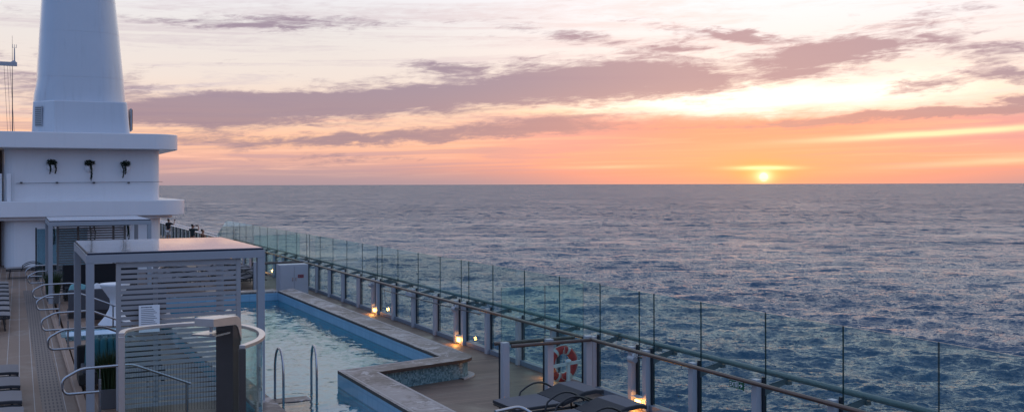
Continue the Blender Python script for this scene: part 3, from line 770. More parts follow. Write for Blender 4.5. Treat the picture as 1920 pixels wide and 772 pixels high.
# ------------------------------------------------------------------ sun loungers
def make_lounger(name, label, group, pad='sling', head=0.14, arms=True):
    """foot at x=0, head at x=1.85, width along y, top about 0.42"""
    t = thing(name, label, 'sun lounger', (0, 0, 0), 0, group)
    W = 0.43
    m = MB()
    for s in (-1, 1):
        m.tube(fillet([(0.02, s * W, .33), (1.0, s * W, .33), (1.86, s * W, .33)], .05), .022, 8)
    for x in (0.02, 0.95, 1.86): m.tube([(x, -W, .33), (x, W, .33)], .02, 8)
    m.build('frame', 'dark_frame', t)
    for x in (0.16, 1.70):
        for s in (-1, 1):
            m = MB(); m.tube(fillet([(x + (.0 if x < 1 else 0.02), s * W, .33), (x + (-.05 if x < 1 else .05), s * W, 0)], .02), .02, 8)
            m.build('leg', 'dark_frame', t)
    def padm(prof, th):
        m = MB(); n = len(prof)
        w = W + .02
        top = [[(x, -w, z), (x, w, z)] for x, z in prof]
        secs = [[(x, -w, z - th), (x, w, z - th), (x, w, z - .012), (x, w - .02, z), (x, -w + .02, z), (x, -w, z - .012)] for x, z in prof]
        m.loft(secs, smooth=False)
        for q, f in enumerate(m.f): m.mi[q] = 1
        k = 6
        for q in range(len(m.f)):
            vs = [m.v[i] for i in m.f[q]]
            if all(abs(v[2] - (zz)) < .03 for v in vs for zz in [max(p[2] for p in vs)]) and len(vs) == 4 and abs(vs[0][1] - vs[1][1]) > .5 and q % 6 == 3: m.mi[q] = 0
        return m
    padm([(0.0, .405), (0.15, .42), (0.95, .43)], .05).build('seat_pad', [pad, 'sling_edge'], t)
    padm([(0.965, .435), (1.15, .435 + head * .35), (1.45, .435 + head), (1.70, .435 + head * 1.12), (1.88, .435 + head * .95)], .07).build('back_pad', [pad, 'sling_edge'], t)
    if arms:
        for s in (-1, 1):
            P = [(0.55, s * (W + .05), .30)]
            for k in range(9):
                q = k / 8; P.append((0.62 + .78 * q, s * (W + .05), .40 + .22 * math.sin(PI * (.12 + .80 * q))))
            P.append((1.42, s * (W + .05), .36))
            m = MB(); m.tube(P, .018, 8); m.build('armrest', 'dark_frame', t)
    return t
ord_ = ['first', 'second', 'third', 'fourth', 'fifth', 'sixth', 'seventh', 'eighth']
# near right group, heads towards the railing
rg = 'loungers in the right foreground'
L1 = make_lounger('sun_lounger', 'grey lounger in front of the lifebuoy partition, farthest of the right foreground row', rg)
L1.location = (7.50, 15.45, 0); L1.rotation_euler = (0, 0, R(2)); L1.scale = (.93, 1, 1)
dup(L1, (7.50, 14.10, 0), R(2), 'grey lounger in the right foreground with the lit lamp at its head')
dup(L1, (7.62, 12.72, 0), R(2), 'grey lounger cut by the bottom edge, nearest of the right foreground row')
c = (8.85, 14.78, 0)
st = thing('side_table', 'small square dark table between the two right foreground loungers', 'side table', c)
m = MB(); m.box(-.24, .24, -.24, .24, .40, .43); m.build('tabletop', 'tabletop', st, bevel=.008)
for a in (-1, 1):
    for b in (-1, 1):
        m = MB(); m.box(a * .2 - .018, a * .2 + .018, b * .2 - .018, b * .2 + .018, 0, .40); m.build('leg', 'dark_frame', st)
# left group near: feet to the right, heads to the left
lg = 'loungers in the left foreground row'
L2 = make_lounger('sun_lounger', 'x', lg, 'sling_light', 0.05, True)
first = True
for k, y in enumerate([15.2, 16.55, 17.9, 19.25, 20.6]):
    lab = ['grey lounger in the left foreground row nearest the camera', 'second grey lounger of the left foreground row counted from the camera', 'middle grey lounger of the left foreground row',
           'fourth grey lounger of the left foreground row counted from the camera', 'grey lounger at the far end of the left foreground row'][k]
    x = 0.07 - (y - 16) * .018
    if first:
        L2.location = (x, y, ZL); L2.rotation_euler = (0, 0, R(180.5)); L2['label'] = lab; first = False
    else: dup(L2, (x, y, ZL), R(180.5), lab)
for k, y in enumerate([29.5, 30.85, 32.2, 33.55, 34.9, 36.25, 37.6, 38.95]):
    lab = ('grey lounger at the near end of the farther left row' if k == 0 else 'grey lounger at the far end of the farther left row' if k == 7 else
           '%s grey lounger of the farther left row counted from its near end' % ord_[k])
    dup(L2, (-0.22 - (y - 29.5) * .012, y, ZL), R(180.8), lab, 'loungers in the farther left row')
# lounger against the deckhouse wall
dup(L2, (-0.48, 45.6, ZL), R(0), 'single lounger standing by the white deckhouse wall', 'lounger by the deckhouse')
# far right group behind the cabana
for k, y in enumerate([41.4, 42.75, 44.1, 45.45, 46.8, 48.15]):
    lab = ('dark lounger nearest the white cabinet in the far right row' if k == 0 else 'dark lounger at the far end of the far right row' if k == 5 else
           '%s dark lounger of the far right row counted from the white cabinet' % ord_[k])
    dup(L1, (7.35 + (.12 if k % 2 else 0), y, 0), R(1), lab, 'loungers in the far right row')
for k, y in enumerate([41.4, 42.75, 44.1, 45.45, 46.8]):
    lab = '%s dark lounger of the row hidden behind the slatted screen, counted from the pool' % ord_[k]
    dup(L1, (5.0, y, 0), R(1), lab, 'loungers behind the pool')

# ------------------------------------------------------------------ cabinet
cb = thing('deck_cabinet', 'white two door cabinet with a small red sign at the far pool corner', 'cabinet', (9.4, 38.0, 0))
m = MB(); m.box(-.55, .55, -.28, .32, 0, 1.17); m.build('body', 'rail_paint', cb, bevel=.01)
for s in (-1, 1):
    m = MB(); m.box(min(.006 * s, .53 * s), max(.006 * s, .53 * s), -.298, -.282, .06, 1.12); d = m.build('door', 'rail_paint', cb, bevel=.004)
    m = MB(); m.box(s * .06 - .012, s * .06 + .012, -.32, -.299, .55, .68); m.build('handle', 'steel', d)
m = MB(); m.box(.14, .36, -.306, -.300, .66, .78); s_ = m.build('warning_sign', 'sign_red', cb)
m = MB(); m.box(.16, .22, -.309, -.3065, .69, .75); m.box(.235, .345, -.309, -.3065, .735, .75); m.box(.235, .33, -.309, -.3065, .70, .715); m.build('print', 'ink', s_)

# ------------------------------------------------------------------ cabanas
def cabana(name, label, x0, y0, W, D, z0, zr, screen_y, sx0, sx1, mat_s, right_base=None):
    c = (x0 + W / 2, y0 + D / 2, z0)
    t = thing(name, label, 'cabana', c, 0, 'slatted cabanas on the left of the pool')
    p = .062; h = zr
    for (x, y) in ((x0, y0), (x0 + W - 2 * p, y0), (x0, y0 + D - 2 * p), (x0 + W - 2 * p, y0 + D - 2 * p)):
        zb = z0 if x < x0 + 1 or right_base is None else right_base
        m = MB(); m.box(x, x + 2 * p, y, y + 2 * p, zb, zr - .172); m.build('post', 'cabana_paint', t, c, bevel=.006)
        m = MB(); m.box(x - .03, x + 2 * p + .03, y - .03, y + 2 * p + .03, zb, zb + .015); m.build('base_plate', 'cabana_paint', t, c)
    m = MB()
    m.box(x0, x0 + W, y0, y0 + .11, zr - .17, zr - .035); m.box(x0, x0 + W, y0 + D - .11, y0 + D, zr - .17, zr - .035)
    m.box(x0, x0 + .11, y0 + .11, y0 + D - .11, zr - .17, zr - .035); m.box(x0 + W - .11, x0 + W, y0 + .11, y0 + D - .11, zr - .17, zr - .035)
    m.build('roof_frame', 'cabana_paint', t, c, bevel=.005)
    m = MB(); m.box(x0 + .02, x0 + W - .02, y0 + .015, y0 + D - .015, zr - .034, zr - .004); m.build('roof_edge', 'navy_trim', t, c)
    m = MB(); n = 3
    for k in range(n):
        a = y0 + .03 + (D - .06) * k / n; b = y0 + .03 + (D - .06) * (k + 1) / n
        m.box(x0 + .035, x0 + W - .035, a + .006, b - .006, zr - .003, zr + .004)
    m.build('roof_panel', 'roof_gloss', t, c)
    zt = zr - .175; zb = z0 + .05
    m = MB()
    for x in (sx0, sx0 + (sx1 - sx0) * .29, sx0 + (sx1 - sx0) * .80, sx1 - .075):
        m.box(x, x + .075, screen_y + .026, screen_y + .06, zb, zt)
    m.box(sx0, sx0 + .075, screen_y - .004, screen_y + .025, zb, zt); m.box(sx1 - .075, sx1, screen_y - .004, screen_y + .025, zb, zt)
    m.box(sx0 + .076, sx1 - .076, screen_y, screen_y + .022, zt - .09, zt - .002)
    z = zt - .125; pitch = .0865
    while z - .056 > zb:
        m.box(sx0 + .076, sx1 - .076, screen_y, screen_y + .022, z - .058, z); z -= pitch
    m.build('slat_screen', mat_s, t, c)
    return t
cabana('cabana', 'nearer grey cabana with pale flat roof and slatted screen beside the pool', 0.98, 17.65, 2.90, 4.05, ZL, 3.095, 17.70, 1.44, 3.47, 'slat_paint', 0.0)
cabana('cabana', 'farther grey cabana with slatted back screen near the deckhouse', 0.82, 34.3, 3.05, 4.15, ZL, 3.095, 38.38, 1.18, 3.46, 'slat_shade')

# notice on the screen
nb = thing('notice_board', 'pale notice sheet of printed lines on the slatted screen of the nearer cabana', 'notice', (1.95, 17.62, 2.0))
m = MB(); m.box(-.165, .165, -.008, .008, -.25, .20); m.build('sheet', 'sign_white', nb)
m = MB()
x = -.13
for w_ in (.035, .028, .05, .022, .045): m.box(x, x + w_ - .006, -.0105, -.0085, .160, .176); x += w_
for k in range(11):
    z = .125 - k * .030; m.box(-.13, -.13 + .20 + .05 * ((k * 7) % 3) / 2, -.0105, -.0085, z, z + .009)
m.build('print', 'ink', nb)

# ------------------------------------------------------------------ handrails of the steps
def stair_rail(y, x0, label, slope_end=True, z0=ZL):
    c = (x0, y, z0)
    t = thing('handrail', label, 'handrail', c, 0, 'tubular handrails along the left deck steps')
    P = [(x0 + .53, y, z0 + .53), (x0 + .02, y, z0 + .53), (x0 - .01, y, z0 + .76), (x0 + .27, y, z0 + .91), (x0 + 1.02, y, z0 + .92)]
    if slope_end: P += [(x0 + 1.92, y, z0 + .53)]
    m = MB(); m.tube(fillet(P, .09, 5), .023, 10); m.build('tube', 'steel', t, c)
    m = MB(); m.tube([(x0 + .54, y, z0), (x0 + .54, y, z0 + .72)], .021, 10); m.tube([(x0 + .54, y, z0 + .72), (x0 + .54, y, z0 + .91)], .008, 6); m.build('stanchion', 'steel', t, c)
    if slope_end:
        m = MB(); m.tube([(x0 + 1.86, y, -.0), (x0 + 1.86, y, z0 + .54)], .021, 10); m.build('stanchion', 'steel', t, c)
rails = [(39.6, .22, 'farthest looped steel handrail on the left deck'), (36.9, .27, 'second farthest looped steel handrail on the left deck'),
         (31.9, .36, 'looped steel handrail just behind the middle of the left deck drain'), (28.85, .41, 'looped steel handrail beside the low blue tiled basin'),
         (24.7, .45, 'looped steel handrail in front of the low blue tiled basin'), (21.75, .51, 'looped steel handrail beside the rear post of the nearer cabana'),
         (17.0, .60, 'nearest looped steel handrail in front of the nearer cabana')]
for a in rails: stair_rail(*a)
def bent_rail(P, label, legs, r=.024):
    c = tuple(P[0]); t = thing('handrail', label, 'handrail', (c[0], c[1], 0), 0, 'handrails at the bottom edge')
    m = MB(); m.tube(fillet(P, .12, 5), r, 10); m.build('tube', 'steel', t, (c[0], c[1], 0))
    for (x, y, z0, z1) in legs:
        m = MB(); m.tube([(x, y, z0), (x, y, z1)], .021, 10); m.build('stanchion', 'steel', t, (c[0], c[1], 0))
bent_rail([(6.15, 12.98, .93), (6.60, 13.05, .95), (7.15, 12.45, .50)], 'steel handrail end at the bottom edge in front of the right foreground loungers', [(6.3, 13.0, 0, .93), (7.1, 12.5, 0, .52)])
bent_rail([(1.05, 12.62, 1.28), (1.55, 12.72, 1.30), (2.35, 12.45, .86)], 'steel handrail inside the curved shower screen at the bottom edge', [(1.2, 12.65, ZL, 1.28), (2.3, 12.47, 0, .88)])

# ------------------------------------------------------------------ shower
ZS = 2.45
cap_path = [(1.085, 12.62), (1.15, 12.90), (1.32, 13.08), (1.55, 13.16), (1.80, 13.18), (2.05, 13.15), (2.28, 13.02), (2.46, 12.78), (2.57, 12.46), (2.60, 12.10), (2.54, 11.72), (2.40, 11.36), (2.18, 11.05)]
def smooth_path(P, n=4):
    P = [Vector((*p, 0)) for p in P]; out = []
    for i in range(len(P) - 1):
        p0 = P[max(i - 1, 0)]; p1 = P[i]; p2 = P[i + 1]; p3 = P[min(i + 2, len(P) - 1)]
        for k in range(n):
            t = k / n
            out.append(0.5 * ((2 * p1) + (p2 - p0) * t + (2 * p0 - 5 * p1 + 4 * p2 - p3) * t * t + (3 * p1 - p0 - 3 * p2 + p3) * t ** 3))
    out.append(P[-1]); return out
SP = smooth_path(cap_path)
c = (1.85, 12.1, ZL)
sw = thing('shower_screen', 'curved glass shower screen with a steel cap in the left foreground', 'shower screen', c)
def ribbon(a, b, w, z0, z1):
    m = MB(); secs = []
    pts = SP[a:b]
    for i, p in enumerate(pts):
        d = (pts[min(i + 1, len(pts) - 1)] - pts[max(i - 1, 0)]).normalized(); nrm = Vector((-d.y, d.x, 0))
        q0 = p + nrm * w; q1 = p - nrm * w
        secs.append([(q0.x, q0.y, z0), (q1.x, q1.y, z0), (q1.x, q1.y, z1), (q0.x, q0.y, z1)])
    m.loft(secs, smooth=False); return m
nn = len(SP)
ribbon(0, nn, .035, ZS - .035, ZS + .005).build('cap_rail', 'brushed_steel', sw, c, bevel=.004)
ribbon(1, 25, .007, ZL + .12, ZS - .036).build('glass_panel', 'shower_glass', sw, c)
ribbon(27, nn - 1, .007, ZL + .12, ZS - .036).build('glass_panel', 'shower_glass', sw, c)
for i in (0, nn - 1):
    p = SP[i]; m = MB(); m.box(p.x - .035, p.x + .035, p.y - .03, p.y + .03, ZL, ZS - .036); m.build('end_post', 'brushed_steel' if i == 0 else 'bronze', sw, c, bevel=.004)
ribbon(0, nn, .03, ZL, ZL + .11).build('base_rail', 'brushed_steel', sw, c)
m = MB(); m.prism([(p.x, p.y) for p in SP], -.28, ZL + .003); m.prism([(1.0, 9.5), (3.6, 9.5), (3.6, 11.0), (1.0, 11.0)], -.28, ZL + .001)
structure(m, 'shower_floor', 'step_tile', 'tan tiled floor under the outdoor shower')
c = (2.16, 11.75, ZL)
sh = thing('outdoor_shower', 'dark bronze shower column with a bent steel arm and square head', 'shower', c)
ad = Vector((-.70, -.71, 0)); sd = Vector((.71, -.70, 0))
m = MB(); m.obox((c[0], c[1], (ZL + 2.62) / 2), ad, sd, (0, 0, 1), .075, .115, (2.62 - ZL) / 2); m.build('column', 'bronze', sh, c, bevel=.006)
m = MB(); prof = [(0.085, 2.40), (0.085, 2.58), (0.06, 2.66), (0.0, 2.70), (-.46, 2.72), (-.46, 2.63), (-.03, 2.60), (.075 - .06, 2.565), (.0775, 2.40)]
P1 = [Vector((c[0], c[1], 0)) - ad * a + Vector((0, 0, z)) for a, z in prof]
m.loft([[p - sd * .125 for p in P1], [p + sd * .125 for p in P1]], smooth=False); m.build('arm', 'brushed_steel', sh, c, bevel=.004)
hp = Vector((c[0], c[1], 0)) + ad * .33
m = MB(); m.tube([hp + Vector((0, 0, 2.64)), hp + Vector((0, 0, 2.555))], .018, 10); m.obox(hp + Vector((0, 0, 2.535)), ad, sd, (0, 0, 1), .15, .15, .010); m.build('shower_head', 'steel', sh, c)
vk = Vector((c[0], c[1], 1.35)) + ad * .08
m = MB(); m.tube([vk, vk + ad * .05], .035, 12); m.build('valve_knob', 'steel', sh, c)

# ------------------------------------------------------------------ lounge furniture on the left
def cushion_mesh(w, h, d):
    m = MB(); secs = []; n = 16
    for i, (s, q) in enumerate([(-1, .25), (-.8, .7), (-.4, .95), (0, 1), (.4, .95), (.8, .7), (1, .25)]):
        ring_ = []
        for k in range(n):
            a = 2 * PI * k / n; ca, sa = math.cos(a), math.sin(a)
            e = .45
            ring_.append((math.copysign(abs(ca) ** e, ca) * w / 2 * (0.86 + .14 * q), s * d / 2, math.copysign(abs(sa) ** e, sa) * h / 2 * (0.86 + .14 * q)))
        secs.append(ring_)
    m.loft(secs); return m
def cushion(mat, loc, rot, label, size=(.42, .42, .16), group='scatter cushions'):
    o = cushion_mesh(*size).build('cushion', mat); o.location = loc; o.rotation_euler = rot
    return tag(o, label, 'cushion', group)
def sofa(x0, x1, y0, y1, z0, seat, back, back_side, label, mseat, mback):
    c = ((x0 + x1) / 2, (y0 + y1) / 2, z0)
    t = thing('sofa', label, 'sofa', c)
    m = MB(); m.box(x0, x1, y0, y1, z0 + .10, z0 + seat - .12); m.build('base', 'wicker', t, c, bevel=.02)
    if back_side == 'far': m = MB(); m.box(x0 + .06, x1 - .06, y0 + .02, y1 - .17, z0 + seat - .119, z0 + seat); m.build('seat', mseat, t, c, bevel=.03); m = MB(); m.box(x0, x1, y1 - .16, y1, z0 + seat - .119, z0 + back); m.build('backrest', mback, t, c, bevel=.03)
    if back_side == 'near': m = MB(); m.box(x0 + .06, x1 - .06, y0 + .17, y1 - .02, z0 + seat - .119, z0 + seat); m.build('seat', mseat, t, c, bevel=.03); m = MB(); m.box(x0, x1, y0, y0 + .16, z0 + seat - .119, z0 + back); m.build('backrest', mback, t, c, bevel=.03)
    for x in (x0 + .05, x1 - .05):
        for y in (y0 + .05, y1 - .05):
            m = MB(); m.box(x - .03, x + .03, y - .03, y + .03, z0, z0 + .099); m.build('leg', 'dark_frame', t, c)
    return t
sofa(1.30, 3.65, 35.6, 36.6, ZL, .42, 1.12, 'far', 'dark sofa with a tall charcoal back under the farther cabana', 'charcoal_fabric', 'charcoal_fabric')
sofa(1.25, 3.9, 30.9, 31.8, 0.25, .48, .98, 'near', 'grey sofa with its back to the camera and coloured cushions along the top', 'grey_fabric', 'grey_fabric')
names = [('aqua_fabric', 'aqua cushion at the left end of the grey sofa'), ('aqua_fabric', 'second aqua cushion from the left on the grey sofa'), ('teal_fabric', 'teal cushion on the grey sofa beside the aqua pair'),
         ('white_fabric', 'white cushion on the grey sofa left of the cabana post'), ('white_fabric', 'white cushion on the grey sofa right beside the red one'), ('red_fabric', 'red cushion on the grey sofa next to the white table')]
for k, (mt, lb_) in enumerate(names):
    cushion(mt, (1.45 + k * .21, 31.16, 1.17), (R(-14), R(20), R(8)), lb_, (.38, .36, .13), 'cushions on the grey sofa')
sofa(0.98, 2.5, 19.95, 20.75, ZL, .42, .74, 'far', 'dark wicker daybed under the nearer cabana holding teal cushions', 'grey_fabric', 'wicker')
for k in range(5):
    lb_ = ['teal upright cushion at the left end of the wicker daybed', 'second teal upright cushion on the wicker daybed', 'middle teal upright cushion on the wicker daybed', 'fourth teal upright cushion on the wicker daybed', 'teal upright cushion at the right end of the wicker daybed'][k]
    cushion('teal_fabric', (1.17 + k * .135, 20.3 + .02 * (k % 2), 1.075), (R(3 - 2 * k), 0, R(88 - 3 * k)), lb_, (.42, .50, .118), 'teal cushions on the daybed')
# grass planters
def grass_planter(x, y, z, r, hp, hg, label, seed):
    rr = random.Random(seed)
    t = thing('grass_planter', label, 'planter', (x, y, z), 0, 'pots of tall grass')
    m = MB()
    m.loft([[(sx * q, sy * q, zz) for sx, sy in ((-1, -1), (1, -1), (1, 1), (-1, 1))] for q, zz in ((r * .8, 0), (r, hp), (r * .88, hp), (r * .86, hp - .04))], smooth=False); m.build('pot', 'pot', t, bevel=.006)
    m = MB(); m.box(-r * .85, r * .85, -r * .85, r * .85, hp - .08, hp - .045); m.build('soil', 'soil', t)
    m = MB()
    for k in range(420):
        a = rr.random() * 2 * PI; d = r * .8 * math.sqrt(rr.random()); bx, by = d * math.cos(a), d * math.sin(a)
        h = hg * (.55 + .5 * rr.random()); lean = rr.random() * .22; b = rr.random() * 2 * PI; wd = .006 + .006 * rr.random()
        px, py = -math.sin(b) * wd, math.cos(b) * wd
        p0 = (bx, by, hp - .06); mid = (bx + math.cos(a) * lean * .35, by + math.sin(a) * lean * .35, hp + h * .6); tip = (bx + math.cos(a) * lean, by + math.sin(a) * lean, hp + h)
        m.add([(p0[0] - px, p0[1] - py, p0[2]), (p0[0] + px, p0[1] + py, p0[2]), (mid[0] + px, mid[1] + py, mid[2]), (mid[0] - px, mid[1] - py, mid[2]), tip], [(0, 1, 2, 3), (3, 2, 4)])
    m.build('grass', 'leaf_grass', t, fix=False)
grass_planter(1.36, 18.25, ZL, .15, .34, .66, 'square grey pot of tall grass behind the front post of the nearer cabana', 3)
grass_planter(.98, 35.2, ZL, .22, .30, .72, 'square grey pot of tall grass at the front post of the farther cabana', 5)
# hourglass table under a white stretch cover
ct = thing('cocktail_table', 'tall table under a white stretch cover pinched at the waist', 'cocktail table', (2.36, 29.4, ZL - .02))
prof = [(0.42, 0.0), (0.40, .03), (0.25, .22), (0.15, .42), (0.12, .56), (0.14, .70), (0.26, .88), (0.38, 1.05), (0.40, 1.09), (0.39, 1.11)]
m = MB(); n = 40; secs = []
for r, z in prof:
    secs.append([((r * (1 + .10 * math.cos(4 * 2 * PI * k / n) * (1 - z) if z < .5 else r)) * math.cos(2 * PI * k / n) if False else r * (1 + (.10 * math.cos(8 * PI * k / n) * max(0, .5 - z))) * math.cos(2 * PI * k / n), r * (1 + (.10 * math.cos(8 * PI * k / n) * max(0, .5 - z))) * math.sin(2 * PI * k / n), z) for k in range(n)])
m.loft(secs); m.build('cover', 'white_fabric', ct)
# low tiled basin
c = (1.6, 27.1, ZL)
hb = thing('plunge_basin', 'low rectangular basin of blue mosaic with pale water beside the handrails', 'basin', c)
m = MB(); m.box(.92, 2.6, 26.5, 26.62, ZL, ZL + .10); m.box(.92, 2.6, 27.6, 27.72, ZL, ZL + .10); m.box(.92, 1.04, 26.62, 27.6, ZL, ZL + .10); m.box(2.48, 2.6, 26.62, 27.6, ZL, ZL + .10)
m.build('rim', 'mosaic_grey', hb, c)
m = MB(); m.box(1.04, 2.48, 26.62, 27.6, ZL + .01, ZL + .075); m.build('water', 'shelf_tile', hb, c)

# ------------------------------------------------------------------ deckhouse
c = (2.8, 51, 0)
dh = thing('deckhouse', 'white two storey deckhouse with rounded overhanging canopies', 'deckhouse', c)
m = MB(); m.prism(rrect(-.62, 6.25, 51.3, 72, .55), 0, 2.6); m.prism([(-16, 53.2), (-.6, 53.2), (-.6, 72), (-16, 72)], 0, 2.6); m.build('lower_wall', 'white_paint', dh, c)
m = MB(); m.prism(rrect(-16, 6.85, 50.9, 72.4, 1.2, 10), 2.601, 2.75); m.build('soffit', 'white_paint', dh, c, bevel=.02)
m = MB(); m.prism(rrect(-16, 7.40, 50.6, 72.8, 1.35, 12), 2.751, 3.48); m.build('lower_canopy', 'white_paint', dh, c, bevel=.03)
m = MB(); m.prism(rrect(-.62, 6.2, 51.35, 72, .45), 3.481, 6.0); m.prism([(-16, 53.2), (-.6, 53.2), (-.6, 72), (-16, 72)], 3.481, 6.0); m.build('upper_wall', 'white_paint', dh, c)
m = MB(); m.prism(rrect(-16, 7.05, 50.4, 72.8, 1.3, 12), 5.92, 6.66); m.build('upper_canopy', 'white_paint', dh, c, bevel=.03)
m = MB(); m.box(-2.6, -.75, 53.05, 53.19, .42, 2.55); m.build('doorway', 'door_panel', dh, c)
m = MB(); m.box(-2.6, -.72, 53.05, 53.19, 3.5, 5.85); w_ = m.build('window', 'dark_inside', dh, c)
m = MB(); m.box(-1.15, -.85, 53.0, 53.045, 5.2, 5.7); m.box(-1.05, -.92, 53.0, 53.045, 4.0, 4.6); m.build('pane', 'window_glow', w_, c)
w_.location = (0, 0, 0)
for o_ in C.objects:
    if o_.name == 'pane': o_.location = (0, 0, 0)
m = MB(); m.box(-.50, -.33, 51.0, 51.12, 3.481, 4.75); m.build('door_leaf', 'white_paint', dh, c, bevel=.01)
m = MB(); m.box(-.78, -.70, 51.2, 51.3, 3.481, 4.75); m.build('door_leaf', 'white_paint', dh, c, bevel=.01)
m = MB(); m.box(1.30, 1.55, 51.285, 51.299, 1.45, 1.85); m.build('wall_sign', 'rail_paint', dh, c)
gd = thing('glass_screen', 'tall clear glass screen with a dark frame beside the farther cabana', 'glass screen', (.9, 44, ZL))
m = MB(); m.box(-.32, -.26, -.03, .03, 0, 2.1); m.build('frame', 'gasket', gd)
m = MB(); m.box(-.255, 1.6, -.008, .008, 0.03, 2.05); m.build('glass_panel', 'door_glass', gd)

# wall planters
def foliage_cluster(m, rr, cx, cy, cz, rx, ry, rz, n, size):
    for k in range(n):
        while True:
            p = [rr.uniform(-1, 1) for _ in range(3)]
            if sum(q * q for q in p) < 1: break
        a = rr.random() * 2 * PI; b = rr.uniform(-.9, .9); s = size * rr.uniform(.6, 1.3)
        o = Vector((cx + p[0] * rx, cy + p[1] * ry, cz + p[2] * rz)); d = Vector((math.cos(a) * math.cos(b), math.sin(a) * math.cos(b), math.sin(b)))
        w = d.cross(Vector((rr.random() - .5, rr.random() - .5, rr.random()))).normalized()
        m.add([o - d * s, o + w * s * .45, o + d * s, o - w * s * .45], [(0, 1, 2, 3)])
def wall_planter(x, z, y, label, seed, big=1.0, group='planters on the upper deckhouse wall'):
    rr = random.Random(seed)
    t = thing('wall_planter', label, 'planter', (x, y, z), 0, group)
    m = MB(); n = 16
    secs = [[(.23 * math.cos(PI * k / n) * q, -.20 * math.sin(PI * k / n) * q, zz) for k in range(n + 1)] for q, zz in ((1.0, 0), (.95, -.10), (.7, -.22), (.25, -.30))]
    m.loft(secs, smooth=True); m.build('bowl', 'white_paint', t)
    m = MB(); foliage_cluster(m, rr, 0, -.12, .16, .25 * big, .17, .14 * big, 200, .055)
    for q in range(2):
        bx = rr.uniform(-.20, .16) ; ln = rr.uniform(.4, .75) * big; x_ = bx
        for s in range(30):
            f = s / 30; foliage_cluster(m, rr, bx + .05 * math.sin(3 * f), -.22 + .02 * f, .06 - ln * f, .026 * (1.2 - f), .03, .03, 3, .05)
    m.build('foliage', 'leaf_dark', t, fix=False)
for k, (x, lab) in enumerate([(1.37, 'left'), (3.0, 'middle'), (4.60, 'right')]):
    wall_planter(x, 5.14 - .03 * k, 51.34, '%s wall planter with trailing dark plants on the upper deckhouse wall' % lab, 11 + k)
    wall_planter(x + .05, 2.28, 51.29, '%s wall planter with trailing dark plants on the lower deckhouse wall above the farther cabana' % lab, 21 + k, 1.4, 'planters on the lower deckhouse wall')
c = (3, 51.25, 4.33)
wc = thing('wall_cable', 'thin cable on small clips across the upper deckhouse wall', 'cable', c)
m = MB(); m.tube([(-.12, 51.26, 4.30), (1.6, 51.26, 4.335), (3.2, 51.26, 4.345), (4.8, 51.26, 4.365), (6.3, 51.26, 4.37)], .010, 6); m.build('cable', 'cable_dark', wc, c)
for x in (.1, 1.6, 3.2, 4.75):
    m = MB(); m.box(x - .05, x + .05, 51.24, 51.345, 4.30, 4.37); m.build('clip', 'cable_dark', wc, c)

# ------------------------------------------------------------------ funnel
c = (2.8, 53.5, 6.6)
fn = thing('funnel', 'tall white tapering ship funnel on the deckhouse roof', 'funnel', c)
def sup(cx, cy, hx, hy, z, e=3.2, n=12):
    return [(x, y, z) for x, y in rrect(cx - hx, cx + hx, cy - hy, cy + hy, min(hx, hy) * .62, n)]
lv = [(6.6, .60, 4.86), (7.4, .61, 4.82), (8.35, .63, 4.76), (8.6, .66, 4.74), (9.0, .74, 4.715), (9.35, .80, 4.69), (10.2, .83, 4.61), (11.8, .92, 4.47), (13.4, 1.01, 4.31), (15.5, 1.13, 4.16), (18.5, 1.27, 4.0)]
secs = [sup((a + b) / 2, 54.6 - .02 * (z - 6.6), (b - a) / 2, 3.0 - .10 * (z - 6.6), z, 4.2) for z, a, b in lv]
m = MB(); m.loft(secs); fcas = m.build('casing', 'funnel_paint', fn, c)
# welded plate seams as thin raised strips round the casing
m = MB()
for zz in (9.4, 11.6, 13.2):
    i = max(k for k in range(len(lv)) if lv[k][0] <= zz); f = (zz - lv[i][0]) / (lv[i + 1][0] - lv[i][0])
    a = lv[i][1] + f * (lv[i + 1][1] - lv[i][1]); b = lv[i][2] + f * (lv[i + 1][2] - lv[i][2])
    m.loft([sup((a + b) / 2, 54.6 - .02 * (zz - 6.6), (b - a) / 2 + .004, 3.004 - .10 * (zz - 6.6), zz - .012, 4.2), sup((a + b) / 2, 54.6 - .02 * (zz - 6.6), (b - a) / 2 + .004, 3.004 - .10 * (zz - 6.6), zz + .012, 4.2)], cap=False)
m.build('plate_seam', 'funnel_paint', fn, c)
m = MB(); poly = [(1.50, 51.25)] + arc(4.55, 51.55, .30, -90, 0, 6) + [(4.92, 55.6), (.56, 55.6), (.56, 52.6)]
poly2 = [(1.50, 51.33)] + arc(4.42, 51.62, .30, -90, 0, 6) + [(4.75, 55.6), (.62, 55.6), (.62, 52.6)]
m.loft([[(x, y, 6.6) for x, y in poly], [(x, y, 8.16) for x, y in poly2], [(x + (.02 if x < 2 else -.02), y + .02, 8.2) for x, y in poly2]], smooth=False); m.build('base_block', 'funnel_paint', fn, c)
def side_grille(name, p, q, z0, z1, mats, inset=.0):
    a = Vector((*p, 0)); b = Vector((*q, 0)); d = (b - a).normalized(); nr = Vector((d.y, -d.x, 0))
    m = MB(); mid = (a + b) / 2
    m.obox(mid + nr * .02 + Vector((0, 0, (z0 + z1) / 2)), d, nr, (0, 0, 1), (b - a).length / 2, .02, (z1 - z0) / 2, 0)
    k = z0 + .06
    while k < z1 - .05:
        m.obox(mid + nr * .045 + Vector((0, 0, k)), d, nr, (0, 0, 1), (b - a).length / 2 * .9, .006, .02, 1); k += .09
    return m.build(name, mats, fn, c)
side_grille('vent_grille', (.72, 52.36), (1.00, 51.97), 7.0, 7.95, ['rail_paint', 'pipe_paint'])
m = MB(); m.box(4.90, 4.96, 51.9, 53.0, 6.85, 7.95); m.box(4.961, 5.0, 51.95, 52.95, 6.9, 7.9, 1); m.build('access_hatch', ['rail_paint', 'dark_inside'], fn, c)

